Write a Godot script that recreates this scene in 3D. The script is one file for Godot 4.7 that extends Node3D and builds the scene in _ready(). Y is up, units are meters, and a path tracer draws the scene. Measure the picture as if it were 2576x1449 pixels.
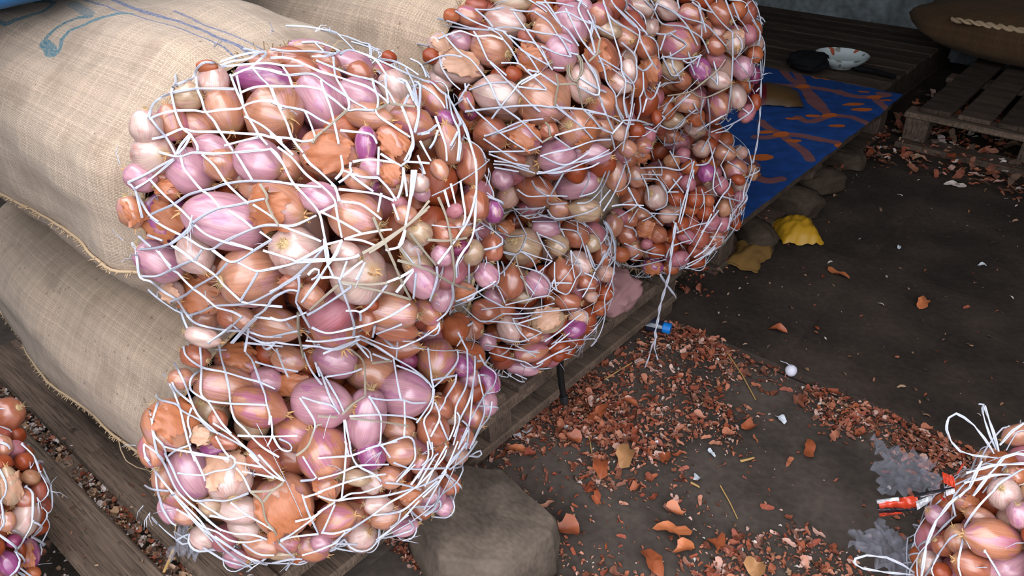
extends Node3D
# A stack of netted shallot sacks on pallets in a dim market store. World axes: x runs along the pallet front, y up, z out towards the aisle.

const FOCAL := 1946.0
const EYE := Vector3(-0.506, 1.21, 0.819)
const PITCH := 32.0
const HEADING := 40.0
var fwd := Vector3.ZERO
var rgt := Vector3.ZERO
var upw := Vector3.ZERO
var rng := RandomNumberGenerator.new()
var M := {}
var taken := {}
var bulbs := []
var roots_mesh: ArrayMesh
var roots_b: ArrayMesh
var neck_mesh: ArrayMesh
var neck_b: ArrayMesh
var skin_meshes := []
var flakes := []
var all_shallots := []


func _ready() -> void:
	rng.seed = 11
	set_camera()
	set_light()
	make_materials()
	make_structure()
	make_pallets()
	make_shallot_kit()
	make_sacks()
	make_objects()
	make_litter()


func set_camera() -> void:
	var h := Vector3(cos(deg_to_rad(HEADING)), 0, -sin(deg_to_rad(HEADING)))
	rgt = Vector3(sin(deg_to_rad(HEADING)), 0, cos(deg_to_rad(HEADING)))
	fwd = h * cos(deg_to_rad(PITCH)) + Vector3(0, -sin(deg_to_rad(PITCH)), 0)
	upw = h * sin(deg_to_rad(PITCH)) + Vector3(0, cos(deg_to_rad(PITCH)), 0)
	var cam := Camera3D.new()
	cam.name = "camera"
	cam.fov = rad_to_deg(2.0 * atan(724.5 / FOCAL))
	cam.near = 0.02
	cam.far = 60.0
	cam.transform = Transform3D(Basis(rgt, upw, -fwd), EYE)
	add_child(cam)
	cam.current = true


func set_light() -> void:
	var e := Environment.new()
	e.tonemap_mode = Environment.TONE_MAPPER_LINEAR
	e.tonemap_exposure = 1.8
	e.background_mode = Environment.BG_SKY
	var s := ProceduralSkyMaterial.new()
	s.sky_top_color = Color(0.95, 0.97, 1.0)
	s.sky_horizon_color = Color(0.60, 0.61, 0.63)
	s.sky_curve = 0.35
	s.ground_bottom_color = Color(0.33, 0.31, 0.29)
	s.ground_horizon_color = Color(0.40, 0.38, 0.36)
	s.sky_energy_multiplier = SKYE
	s.ground_energy_multiplier = 1.0
	var sky := Sky.new()
	sky.sky_material = s
	e.sky = sky
	e.sdfgi_enabled = true
	e.ssao_enabled = true
	e.ssil_enabled = true
	var w := WorldEnvironment.new()
	w.name = "world"
	w.environment = e
	add_child(w)

const SKYE := 1.75


# ---------------------------------------------------------------- helpers
func ray(x: float, y: float) -> Vector3:
	return fwd + rgt * ((x - 1288.0) / FOCAL) - upw * ((y - 724.5) / FOCAL)


func on_plane(x: float, y: float, h: float) -> Vector3:
	var d := ray(x, y)
	return EYE + d * ((h - EYE.y) / d.y)


func numbered(called: String) -> String:
	if not taken.has(called):
		taken[called] = 0
		return called
	taken[called] += 1
	return "%s_%03d" % [called, taken[called]]


func base(called: String, label: String, category: String, at := Vector3.ZERO, group := "") -> Node3D:
	var o := Node3D.new()
	o.name = numbered(called)
	add_child(o)
	o.position = at
	metas(o, label, category, group)
	return o


func metas(o: Node, label: String, category: String, group := "", kind := "") -> void:
	if label:
		o.set_meta("label", label)
	if category:
		o.set_meta("category", category)
	if group:
		o.set_meta("group", group)
	if kind:
		o.set_meta("kind", kind)


func obj(called: String, mesh: Mesh, mat: Material, parent: Node = null) -> MeshInstance3D:
	var o := MeshInstance3D.new()
	o.mesh = mesh
	o.material_override = mat
	o.cast_shadow = GeometryInstance3D.SHADOW_CASTING_SETTING_ON
	if parent == null:
		o.name = numbered(called)
		add_child(o)
	else:
		o.name = called
		parent.add_child(o, true)
	return o


func struct(called: String, mesh: Mesh, mat: Material) -> MeshInstance3D:
	var o := obj(called, mesh, mat)
	o.set_meta("kind", "structure")
	return o


class MB:
	var v := PackedVector3Array()
	var n := PackedVector3Array()
	var uv := PackedVector2Array()
	var uv2 := PackedVector2Array()
	var col := PackedColorArray()
	var idx := PackedInt32Array()
	var flat := false

	func vert(p: Vector3, t := Vector2.ZERO, c := Color.WHITE) -> int:
		v.append(p)
		uv.append(t)
		col.append(c)
		return v.size() - 1

	func tri(a: int, b: int, c: int) -> void:
		idx.append(a)
		idx.append(b)
		idx.append(c)

	func quad(a: int, b: int, c: int, d: int) -> void:
		tri(a, b, c)
		tri(a, c, d)

	# rows x cols points already appended row by row from index `first`
	func weave(first: int, rows: int, cols: int) -> void:
		for i in rows - 1:
			for j in cols - 1:
				var a := first + i * cols + j
				quad(a, a + 1, a + cols + 1, a + cols)

	func tube(pts: PackedVector3Array, r0: float, r1: float, sides := 4, mid := 1.0, cap := true) -> void:
		var m := pts.size()
		if m < 2:
			return
		var first := v.size()
		var side := Vector3.ZERO
		for i in m:
			var t := (pts[mini(i + 1, m - 1)] - pts[maxi(i - 1, 0)]).normalized()
			if t.length() < 0.5:
				t = Vector3.UP
			if side == Vector3.ZERO:
				side = t.cross(Vector3(0.31, 0.83, 0.46)).normalized()
			else:
				side = (side - t * side.dot(t)).normalized()
			var other := t.cross(side)
			var k := float(i) / (m - 1)
			var r := lerpf(r0, r1, k) * lerpf(1.0, mid, 1.0 - absf(2.0 * k - 1.0))
			for s in sides + 1:
				var ang := TAU * s / sides
				v.append(pts[i] + (side * cos(ang) + other * sin(ang)) * r)
				uv.append(Vector2(float(s) / sides, k))
				col.append(Color.WHITE)
		weave(first, m, sides + 1)
		if cap:
			for end in 2:
				var at := first + (m - 1) * (sides + 1) * end
				for s in range(1, sides - 1):
					if end == 0:
						tri(at, at + s + 1, at + s)
					else:
						tri(at, at + s, at + s + 1)

	func box(size: Vector3, bev: float, at := Vector3.ZERO, jit := 0.0, sd := 1) -> void:
		var r := RandomNumberGenerator.new()
		r.seed = sd
		var h := size * 0.5
		var b := minf(bev, minf(h.x, minf(h.y, h.z)) * 0.6)
		var P := {}
		for sx in [-1, 1]:
			for sy in [-1, 1]:
				for sz in [-1, 1]:
					var j := Vector3(r.randf_range(-jit, jit), r.randf_range(-jit, jit), r.randf_range(-jit, jit))
					P[[sx, sy, sz, 0]] = Vector3(sx * h.x, sy * (h.y - b), sz * (h.z - b)) + j
					P[[sx, sy, sz, 1]] = Vector3(sx * (h.x - b), sy * h.y, sz * (h.z - b)) + j
					P[[sx, sy, sz, 2]] = Vector3(sx * (h.x - b), sy * (h.y - b), sz * h.z) + j
		var F := []
		for s in [-1, 1]:
			F.append([P[[s, -1, -1, 0]], P[[s, 1, -1, 0]], P[[s, 1, 1, 0]], P[[s, -1, 1, 0]]])
			F.append([P[[-1, s, -1, 1]], P[[1, s, -1, 1]], P[[1, s, 1, 1]], P[[-1, s, 1, 1]]])
			F.append([P[[-1, -1, s, 2]], P[[1, -1, s, 2]], P[[1, 1, s, 2]], P[[-1, 1, s, 2]]])
			for q in [-1, 1]:
				F.append([P[[s, q, -1, 0]], P[[s, q, 1, 0]], P[[s, q, 1, 1]], P[[s, q, -1, 1]]])
				F.append([P[[s, -1, q, 0]], P[[s, 1, q, 0]], P[[s, 1, q, 2]], P[[s, -1, q, 2]]])
				F.append([P[[-1, s, q, 1]], P[[1, s, q, 1]], P[[1, s, q, 2]], P[[-1, s, q, 2]]])
				for z in [-1, 1]:
					F.append([P[[s, q, z, 0]], P[[s, q, z, 1]], P[[s, q, z, 2]]])
		for f in F:
			facet(f, at)

	# a flat convex facet that looks away from the box centre
	func facet(f: Array, at: Vector3) -> void:
		var nn: Vector3 = (f[2] - f[0]).cross(f[1] - f[0]).normalized()
		var mid := Vector3.ZERO
		for p in f:
			mid += p
		if nn.dot(mid) < 0:
			f.reverse()
			nn = -nn
		var first := v.size()
		var ax := nn.abs()
		for p in f:
			var q: Vector3 = p + at
			v.append(q)
			uv.append(Vector2(q.x, q.z) if ax.y > 0.6 else (Vector2(q.x, q.y) if ax.z > 0.6 else Vector2(q.y, q.z)))
			col.append(Color.WHITE)
		tri(first, first + 1, first + 2)
		if f.size() == 4:
			tri(first, first + 2, first + 3)

	func commit(flip := false) -> ArrayMesh:
		if flip:
			for i in range(0, idx.size(), 3):
				var k := idx[i]
				idx[i] = idx[i + 1]
				idx[i + 1] = k
		n.resize(v.size())
		n.fill(Vector3.ZERO)
		for i in range(0, idx.size(), 3):
			var a := idx[i]
			var b := idx[i + 1]
			var c := idx[i + 2]
			var w := (v[c] - v[a]).cross(v[b] - v[a])
			n[a] += w
			n[b] += w
			n[c] += w
		for i in v.size():
			n[i] = n[i].normalized() if n[i].length() > 1e-14 else Vector3.UP
		var arr := []
		arr.resize(Mesh.ARRAY_MAX)
		arr[Mesh.ARRAY_VERTEX] = v
		arr[Mesh.ARRAY_NORMAL] = n
		arr[Mesh.ARRAY_TEX_UV] = uv
		if uv2.size() == v.size():
			arr[Mesh.ARRAY_TEX_UV2] = uv2
		arr[Mesh.ARRAY_COLOR] = col
		arr[Mesh.ARRAY_INDEX] = idx
		var m := ArrayMesh.new()
		m.add_surface_from_arrays(Mesh.PRIMITIVE_TRIANGLES, arr)
		return m

	func volume() -> float:
		var s := 0.0
		for i in range(0, idx.size(), 3):
			s += v[idx[i]].dot(v[idx[i + 2]].cross(v[idx[i + 1]]))
		return s

	func closed() -> ArrayMesh:
		return commit(volume() < 0.0)


func board(size: Vector3, bev := 0.004, jit := 0.0, sd := 1) -> ArrayMesh:
	var b := MB.new()
	b.box(size, bev, Vector3.ZERO, jit, sd)
	return b.commit()


# ---------------------------------------------------------------- materials
func mat(c: Color, rough := 0.8, spec := 0.5) -> StandardMaterial3D:
	var m := StandardMaterial3D.new()
	m.albedo_color = c
	m.roughness = rough
	m.metallic_specular = spec
	return m


func rgb(r: float, g: float, b: float) -> Color:
	return Color(r / 255.0, g / 255.0, b / 255.0)


func tex(im: Image) -> ImageTexture:
	return ImageTexture.create_from_image(im)


func noise(freq: float, sd: int, oct := 4) -> FastNoiseLite:
	var n := FastNoiseLite.new()
	n.seed = sd
	n.frequency = freq
	n.fractal_octaves = oct
	n.noise_type = FastNoiseLite.TYPE_SIMPLEX_SMOOTH
	return n


func make_materials() -> void:
	# jute weave, 40 threads a tile
	var S := 320
	var T := 8
	var ji := Image.create(S, S, false, Image.FORMAT_RGB8)
	var hi := Image.create(S, S, false, Image.FORMAT_RGB8)
	var nz := noise(0.05, 3)
	var fine := noise(0.35, 5, 2)
	var tr := RandomNumberGenerator.new()
	tr.seed = 5
	var warp := []
	var weft := []
	for i in S / T:
		warp.append(tr.randf_range(0.86, 1.06))
		weft.append(tr.randf_range(0.86, 1.06))
	for y in S:
		for x in S:
			var i := x / T
			var j := y / T
			var fx := (x % T + 0.5) / T
			var fy := (y % T + 0.5) / T
			var over := (i + j) % 2 == 0
			var cx := sin(PI * fx)
			var cy := sin(PI * fy)
			var hgt := (cx * (0.55 + 0.45 * cy)) if over else (cy * (0.55 + 0.45 * cx))
			var k: float = (warp[i] if over else weft[j]) * (0.82 + 0.22 * hgt) * (1.0 + 0.10 * fine.get_noise_2d(x, y) + 0.06 * nz.get_noise_2d(x, y))
			ji.set_pixel(x, y, Color(0.765 * k, 0.665 * k, 0.575 * k))
			hi.set_pixel(x, y, Color(hgt, hgt, hgt))
	M.jute_tile = tex(ji)
	M.jute_height = tex(hi)
	M.jute = jute_mat(Color(1, 1, 1))
	M.jute_dark = jute_mat(rgb(122, 108, 92))
	# blotchy dirt for the jute, laid over by the detail layer of each sack
	# wood
	var wi := Image.create(256, 512, false, Image.FORMAT_RGB8)
	var wn := noise(0.02, 8)
	var wg := noise(0.25, 9, 3)
	for y in 512:
		for x in 256:
			var g := wg.get_noise_2d(x * 1.0, y * 0.05)
			var l := wn.get_noise_2d(x * 0.7, y * 0.3)
			var k := 0.37 + 0.10 * g + 0.09 * l
			if wg.get_noise_2d(x * 2.2 + 400, y * 0.03) > 0.42:
				k *= 0.6
			wi.set_pixel(x, y, Color(k * 1.08, k * 0.945, k * 0.85))
	M.wood_tex = tex(wi)
	for i in 4:
		var m := mat([rgb(235, 225, 215), rgb(205, 195, 188), rgb(175, 168, 160), rgb(225, 205, 190)][i], 0.9, 0.3)
		m.albedo_texture = M.wood_tex
		m.uv1_triplanar = true
		m.uv1_scale = Vector3(4.0, 4.0, 1.2)
		m.uv1_offset = Vector3(i * 0.37, i * 0.21, i * 0.13)
		M["wood%d" % i] = m
		var mx := m.duplicate()
		mx.uv1_triplanar = false
		M["woodx%d" % i] = m
	# concrete
	var ci := Image.create(512, 512, false, Image.FORMAT_RGB8)
	var ca := noise(0.008, 21, 5)
	var cb := noise(0.09, 22, 3)
	for y in 512:
		for x in 512:
			var a := ca.get_noise_2d(x, y)
			var b := cb.get_noise_2d(x, y)
			var k := 0.275 + 0.085 * a + 0.035 * b
			ci.set_pixel(x, y, Color(k * 1.07, k * 0.945, k * 0.86))
	M.floor = mat(Color(1, 1, 1), 0.92, 0.25)
	M.floor.albedo_texture = tex(ci)
	M.floor.uv1_triplanar = true
	M.floor.uv1_world_triplanar = true
	M.floor.uv1_scale = Vector3(0.9, 0.9, 0.9)
	M.floor.heightmap_enabled = true
	M.floor.heightmap_texture = M.floor.albedo_texture
	M.floor.heightmap_scale = 1.2
	M.slab = M.floor.duplicate()
	M.slab.albedo_color = rgb(198, 192, 188)
	M.slab.uv1_offset = Vector3(0.4, 0.2, 0.7)
	M.stone = M.floor.duplicate()
	M.stone.albedo_color = rgb(255, 250, 244)
	var si := Image.create(256, 256, false, Image.FORMAT_RGB8)
	for y in 256:
		for x in 256:
			var k := 0.36 + 0.12 * ca.get_noise_2d(x * 2.0, y * 2.0) + 0.06 * cb.get_noise_2d(x * 2.0, y)
			si.set_pixel(x, y, Color(k * 1.08, k * 0.97, k * 0.88))
	M.stone.albedo_texture = tex(si)
	M.stone.heightmap_enabled = false
	M.stone.uv1_scale = Vector3(2.3, 2.3, 2.3)
	M.rubble = M.stone.duplicate()
	M.rubble.albedo_color = rgb(176, 166, 156)
	M.wall = M.floor.duplicate()
	M.wall.albedo_color = rgb(255, 255, 255)
	var wl := Image.create(256, 256, false, Image.FORMAT_RGB8)
	for y in 256:
		for x in 256:
			var k := 0.50 + 0.16 * ca.get_noise_2d(x * 2.0, y * 2.0) + 0.08 * cb.get_noise_2d(x, y)
			wl.set_pixel(x, y, Color(k * 0.95, k * 1.0, k * 1.02))
	M.wall.albedo_texture = tex(wl)
	M.wall.heightmap_enabled = false
	M.roof = mat(rgb(90, 86, 82), 0.9, 0.2)
	# twine of the nets: split plastic raffia
	M.twine = mat(rgb(192, 194, 206), 0.45, 0.5)
	M.twine.backlight_enabled = true
	M.twine.backlight = Color(0.25, 0.25, 0.27)
	M.twine_old = mat(rgb(150, 138, 122), 0.6, 0.4)
	M.jute_thread = mat(rgb(184, 158, 128), 0.9, 0.2)
	M.roots = mat(rgb(186, 158, 118), 0.9, 0.2)
	M.neck = mat(rgb(196, 150, 104), 0.75, 0.3)
	M.skin = mat(rgb(184, 112, 74), 0.45, 0.5)
	M.skin.backlight_enabled = true
	M.skin.backlight = Color(0.35, 0.35, 0.35)
	M.skin_pale = mat(rgb(208, 160, 132), 0.45, 0.5)
	M.skin_pale.backlight_enabled = true
	M.skin_pale.backlight = Color(0.35, 0.35, 0.35)
	var pi := Image.create(128, 128, false, Image.FORMAT_RGB8)
	for y in 128:
		for x in 128:
			var k := 0.92 + 0.09 * wg.get_noise_2d(x * 1.2, y * 0.15) + 0.04 * cb.get_noise_2d(x * 0.6, y * 0.3)
			pi.set_pixel(x, y, Color(k, k * 0.985, k * 0.97))
	M.skin.albedo_texture = tex(pi)
	M.skin_pale.albedo_texture = M.skin.albedo_texture
	M.litter = mat(Color.WHITE, 0.7, 0.4)
	M.litter.vertex_color_use_as_albedo = true
	make_shallot_skins()


func jute_mat(c: Color) -> StandardMaterial3D:
	var m := mat(c, 0.95, 0.2)
	m.albedo_texture = M.jute_tile
	m.uv1_scale = Vector3(12.5, 12.5, 12.5)
	m.heightmap_enabled = true
	m.heightmap_texture = M.jute_height
	m.heightmap_scale = 0.055
	m.rim_enabled = true
	m.rim = 0.3
	m.rim_tint = 0.6
	return m


# skin colours by class: c copper, o red brown, k lilac, p purple, w cream, t tan, m copper over lilac
const SKIN_KEYS := "cokpwtm"

func make_shallot_skins() -> void:
	var main := {"c": rgb(180, 116, 87), "o": rgb(160, 89, 63), "k": rgb(184, 128, 146), "p": rgb(146, 66, 118), "w": rgb(202, 174, 156), "t": rgb(170, 138, 108), "m": rgb(178, 112, 82)}
	var under := {"c": rgb(200, 146, 118), "o": rgb(182, 114, 86), "k": rgb(204, 156, 156), "p": rgb(170, 98, 144), "w": rgb(212, 166, 166), "t": rgb(200, 168, 138), "m": rgb(196, 134, 104)}
	var patch := {"c": rgb(186, 128, 140), "o": rgb(172, 100, 104), "k": rgb(164, 92, 140), "p": rgb(204, 164, 138), "w": rgb(192, 140, 120), "t": rgb(186, 136, 122), "m": rgb(168, 92, 136)}
	var limit := {"c": 0.24, "o": 0.33, "k": 0.24, "p": 0.20, "w": 0.22, "t": 0.3, "m": 0.02}
	var W := 256
	var H := 160
	for ci in SKIN_KEYS.length():
		var key := SKIN_KEYS[ci]
		for alt in 2:
			var im := Image.create(W, H, false, Image.FORMAT_RGB8)
			var a := noise(1.0, 40 + ci * 7 + alt, 4)
			var s := noise(1.0, 90 + ci * 7 + alt, 3)
			var f := noise(1.0, 140 + ci * 7 + alt, 3)
			for y in H:
				var v := float(y) / (H - 1)
				for x in W:
					var ang := TAU * x / W
					var q := Vector3(cos(ang), v * 1.6, sin(ang))
					var streak := s.get_noise_3d(q.x * 9.0, v * 0.9, q.z * 9.0)
					var fibre := f.get_noise_3d(q.x * 26.0, v * 1.5, q.z * 26.0)
					var blot := a.get_noise_3d(q.x * 1.3, q.y * 1.5, q.z * 1.3)
					var edge := blot + 0.16 * fibre + 0.12 * streak
					var c: Color = main[key].lerp(under[key], clampf(0.45 + 0.45 * streak + 0.5 * blot, 0.0, 1.0))
					var line := smoothstep(limit[key] - 0.05, limit[key] + 0.07, edge)
					c = c.lerp(patch[key].lerp(under[key], clampf(0.35 + 0.6 * streak, 0.0, 1.0)), line * 0.85)
					if absf(edge - limit[key]) < 0.02 and key != "k":
						c = c.darkened(0.10)
					c = c.darkened(clampf(0.06 - 0.18 * fibre, 0.0, 0.22))
					var dry := rgb(172, 138, 98)
					c = c.lerp(dry, 0.75 * smoothstep(0.80, 0.97, v + 0.08 * fibre) + 0.7 * smoothstep(0.10, 0.02, v + 0.04 * fibre))
					im.set_pixel(x, H - 1 - y, c)
			var m := mat(Color.WHITE, 0.30, 0.7)
			m.albedo_texture = tex(im)
			M["skin_%s%d" % [key, alt]] = m
	M.heap = mat(Color.WHITE, 0.45, 0.5)
	M.heap.albedo_texture = M.skin_w0.albedo_texture
	M.heap.vertex_color_use_as_albedo = true


# ---------------------------------------------------------------- setting
func make_structure() -> void:
	var f := board(Vector3(9.0, 0.12, 8.0), 0.002)
	var o := struct("floor", f, M.floor)
	o.position = Vector3(-1.2 - 2.2, -0.06, 0.0)
	metas(o, "bare grey brown concrete floor littered with dry onion skins", "")
	o = struct("floor", board(Vector3(3.6, 0.14, 8.0), 0.012), M.slab)
	o.position = Vector3(1.105 + 1.8, -0.058, 0.0)
	metas(o, "dark smooth concrete slab with a straight worn edge", "")
	o = struct("wall_far", board(Vector3(0.2, 2.5, 8.0), 0.01), M.wall)
	o.position = Vector3(4.4, 1.2, 0.0)
	metas(o, "stained grey white plaster wall behind the far pallets", "")
	o = struct("wall_back", board(Vector3(5.4, 2.45, 0.2), 0.01), M.wall)
	o.position = Vector3(1.8, 1.18, -2.6)
	o = struct("wall_side", board(Vector3(4.2, 2.45, 0.2), 0.01), M.wall)
	o.position = Vector3(2.4, 1.18, 2.6)
	o = struct("wall_left", board(Vector3(0.2, 2.45, 2.75), 0.01), M.wall)
	o.position = Vector3(-1.0, 1.18, -1.23)
	o = struct("ceiling", board(Vector3(ROOF_END - ROOF_START, 0.12, 5.6), 0.01), M.roof)
	o.position = Vector3((ROOF_START + ROOF_END) * 0.5, 2.35, 0.0)

const ROOF_START := 0.0
const ROOF_END := 4.6


func plank(parent: Node3D, called: String, size: Vector3, at: Vector3, sd: int, tint := -1) -> MeshInstance3D:
	var o: Node3D = obj(called, board(size, 0.004, 0.002, sd), M["wood%d" % ((sd if tint < 0 else tint) % 4)], parent)
	o.position = at
	return o


func make_pallets() -> void:
	# near pallet under the sacks: deck boards run outwards (z), beams along x
	var p := base("pallet", "weathered wooden pallet under the stacked netted sacks", "pallet", Vector3.ZERO, "pallets in the store")
	var xs := [-0.59, -0.472, -0.288, -0.17, -0.055, 0.06, 0.175, 0.29, 0.405, 0.52, 0.635, 0.75, 0.865, 0.98, 1.09]
	for i in xs.size():
		plank(p, "deck_board", Vector3(0.086, 0.02, 1.0), Vector3(xs[i], 0.16, -0.49 + 0.01 * sin(i * 2.3)), i, 0 if xs[i] < -0.1 else -1)
	for z in [-0.96, -0.5, -0.02]:
		plank(p, "beam", Vector3(1.8, 0.03, 0.07), Vector3(0.28, 0.134, z - 0.005), int(z * 10) + 20, 0)
		plank(p, "bottom_board", Vector3(1.3, 0.024, 0.075), Vector3(0.52, 0.055, z - 0.005), int(z * 10) + 41, 0)
		for x in [-0.5, 0.425, 1.12]:
			plank(p, "block", Vector3(0.07, 0.052 if x > -0.4 else 0.12, 0.07), Vector3(x, 0.093 if x > -0.4 else 0.06, z - 0.005), int(x * 10) + 30, 1)
			if x > -0.4 and x > 0.6:
				plank(p, "foot", Vector3(0.068, 0.043, 0.068), Vector3(x, 0.0215, z - 0.005), int(x * 10) + 31, 1)
	# pallet under the blue cloth
	p = base("pallet", "dark wooden pallet covered by the blue and orange cloth", "pallet", Vector3.ZERO, "pallets in the store")
	for i in 12:
		plank(p, "deck_board", Vector3(0.105, 0.02, 1.25), Vector3(1.47 + i * 0.127, 0.155, -0.63), i + 3, 2)
	for z in [-1.2, -0.6, -0.03]:
		plank(p, "beam", Vector3(1.55, 0.03, 0.07), Vector3(2.18, 0.130, z), int(z * 10) + 50, 1)
		plank(p, "bottom_board", Vector3(1.55, 0.022, 0.08), Vector3(2.18, 0.024, z), int(z * 10) + 53, 1)
		for x in [1.47, 2.16, 2.88]:
			plank(p, "block", Vector3(0.09, 0.08, 0.07), Vector3(x, 0.075, z), int(x * 10), 1)
	# far deck against the wall
	p = base("pallet", "dark slatted pallet deck along the far wall behind the bowl", "pallet", Vector3.ZERO, "pallets in the store")
	for i in 10:
		plank(p, "deck_board", Vector3(0.112, 0.02, 1.9), Vector3(3.10 + i * 0.122, 0.155, -1.02), i + 7, 2 if i % 3 else 1)
	for z in [-1.9, -1.0, -0.12]:
		plank(p, "beam", Vector3(1.2, 0.1, 0.08), Vector3(3.65, 0.095, z), int(z * 10) + 60, 2)
		plank(p, "bottom_board", Vector3(1.2, 0.03, 0.1), Vector3(3.65, 0.029, z), int(z * 10) + 64, 2)
	# right pallet carrying the dark sack
	p = base("pallet", "dark wooden pallet under the brown sack by the wall", "pallet", Vector3.ZERO, "pallets in the store")
	for i in 9:
		plank(p, "deck_board", Vector3(1.25, 0.02, 0.118), Vector3(3.5, 0.165, 0.19 + i * 0.142), i + 2, 1 if i % 2 else 2)
	for x in [2.9, 3.5, 4.08]:
		plank(p, "beam", Vector3(0.1, 0.026, 1.35), Vector3(x, 0.142, 0.76), int(x * 10), 0)
		plank(p, "bottom_board", Vector3(0.12, 0.024, 1.35), Vector3(x - 0.03, 0.026, 0.76), int(x * 10) + 1, 1)
		for z in [0.14, 0.56, 1.0, 1.4]:
			plank(p, "block", Vector3(0.09, 0.091, 0.09), Vector3(x, 0.0835, z), int(z * 10) + 5, 1)


# ---------------------------------------------------------------- shallots
func bulb_mesh(kind: int) -> ArrayMesh:
	var b := MB.new()
	var rows := 24
	var cols := 33
	var nz := noise(1.0, 300 + kind, 2)
	var slim: float = [0.0, 0.12, 0.25, -0.1, 0.35, 0.06][kind]
	for i in rows:
		var k := float(i) / (rows - 1)
		var th := PI * k
		var y := -cos(th)
		var r := pow(sin(th), 0.82)
		if y > 0.2:   # shoulders fall towards a dry neck
			var s := (y - 0.2) / 0.8
			r = lerpf(r, pow(1.0 - s, 1.1) * 0.9 + 0.10, smoothstep(0.0, 1.0, s) * (0.35 + slim))
		if y < -0.9:
			y = lerpf(y, -0.9, 0.6)
		if i == rows - 1:
			r = 0.0
			y = 1.0
		for j in cols:
			var ang := TAU * j / (cols - 1)
			var dx := cos(ang)
			var dz := sin(ang)
			var lump := 1.0 + 0.05 * cos(2.0 * ang + kind) * sin(th) + 0.10 * nz.get_noise_3d(dx * 0.9, y * 0.9, dz * 0.9) + 0.012 * sin(ang * 9.0 + kind) * sin(th)
			b.vert(Vector3(dx * r * lump, y, dz * r * lump), Vector2(float(j) / (cols - 1), 1.0 - k))
	b.weave(0, rows, cols)
	return b.closed()


func make_shallot_kit() -> void:
	for k in 6:
		bulbs.append(bulb_mesh(k))
	for alt in 2:
		# a flat root plate with a tuft of short dry roots
		var b := MB.new()
		var r := RandomNumberGenerator.new()
		r.seed = 70 + alt
		var plate := PackedVector3Array([Vector3(0, -0.86, 0), Vector3(0, -0.95, 0), Vector3(0, -0.985, 0)])
		b.tube(plate, 0.26, 0.15, 9)
		for i in 22:
			var a := r.randf() * TAU
			var q := r.randf_range(0.02, 0.2)
			var pts := PackedVector3Array()
			var out := Vector3(cos(a), 0, sin(a))
			var bend := r.randf_range(0.2, 1.3)
			var l := r.randf_range(0.12, 0.34)
			for s in 4:
				var k := s / 3.0
				pts.append(out * (q + bend * l * k * k) + Vector3(0, -0.95 - l * k * (1.0 - 0.3 * bend * k), 0) + Vector3(r.randf_range(-1, 1), 0, r.randf_range(-1, 1)) * 0.03 * k)
			b.tube(pts, 0.016, 0.006, 3, 1.0, false)
		if alt == 0:
			roots_mesh = b.commit()
		else:
			roots_b = b.commit()
		# a withered neck of a few twisted leaf bases
		b = MB.new()
		for i in 5:
			var a := TAU * i / 5.0 + r.randf()
			var pts := PackedVector3Array()
			var lean := r.randf_range(0.0, 0.30)
			var l := r.randf_range(0.16, 0.42)
			for s in 5:
				var k := s / 4.0
				pts.append(Vector3(cos(a + k) * (0.075 + lean * k * k), 0.86 + l * k, sin(a + k) * (0.075 + lean * k * k)))
			b.tube(pts, 0.085, 0.012, 4, 1.0)
		if alt == 0:
			neck_mesh = b.commit()
		else:
			neck_b = b.commit()
	# loose outer skin: a torn shell lifting off the bulb
	for alt in 4:
		var b := MB.new()
		var nz := noise(1.0, 500 + alt, 3)
		var rows := 13
		var cols := 19
		for side in 2:
			var first := b.v.size()
			for i in rows:
				var k := float(i) / (rows - 1)
				for j in cols:
					var q := float(j) / (cols - 1)
					var rag := 0.20 * nz.get_noise_2d(i * 0.28, j * 0.28 + alt * 9)
					var th := PI * (0.30 + 0.40 * k + rag * 0.4 * (1.0 if i == 0 or i == rows - 1 else 0.3))
					var ang := -0.75 + 1.5 * q + rag * 1.6 * (1.0 if j == 0 or j == cols - 1 else 0.2) + alt
					var lift := 1.05 + 0.30 * pow(absf(2.0 * q - 1.0), 3.0) * (0.5 + nz.get_noise_2d(j * 0.2, i * 0.2)) + 0.16 * maxf(0.0, k - 0.75) + 0.05 * nz.get_noise_2d(i * 0.13 + 80, j * 0.13) - 0.012 * side
					b.vert(Vector3(cos(ang) * sin(th) * lift, -cos(th) * lift, sin(ang) * sin(th) * lift), Vector2(q, k))
			b.weave(first, rows, cols)
		skin_meshes.append(b.commit())
	# flat curled flakes of dry skin for the ground
	for alt in 5:
		var b := MB.new()
		var r := RandomNumberGenerator.new()
		r.seed = 900 + alt
		var c := b.vert(Vector3(0, 0.10, 0))
		var m := 15
		for ring in 2:
			for j in m:
				var a := TAU * j / m
				var rad: float = (0.5 if ring == 0 else 1.0) * r.randf_range(0.72, 1.12) * (1.0 + 0.22 * cos(2.0 * a + alt) + 0.12 * cos(5.0 * a + alt * 2.0))
				var x := cos(a) * rad
				var z := sin(a) * rad * 0.62
				b.vert(Vector3(x, 0.1 + 0.55 * z * z * (0.9 + 0.5 * alt) + 0.16 * sin(3.0 * x + alt) * rad + r.randf_range(-0.07, 0.10), z))
		for j in m:
			b.tri(c, 1 + j, 1 + (j + 1) % m)
			b.quad(1 + j, 1 + m + j, 1 + m + (j + 1) % m, 1 + (j + 1) % m)
		flakes.append(b.commit(true))


func ellipsoid_hit(d: Vector3, c: Vector3, a: Vector3) -> float:
	var o := (EYE - c) / a
	var q := d / a
	var A := q.dot(q)
	var B := o.dot(q)
	var C := o.dot(o) - 1.0
	var disc := B * B - A * C
	if disc < 0.0:
		return -B / A
	return (-B - sqrt(disc)) / A


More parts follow.
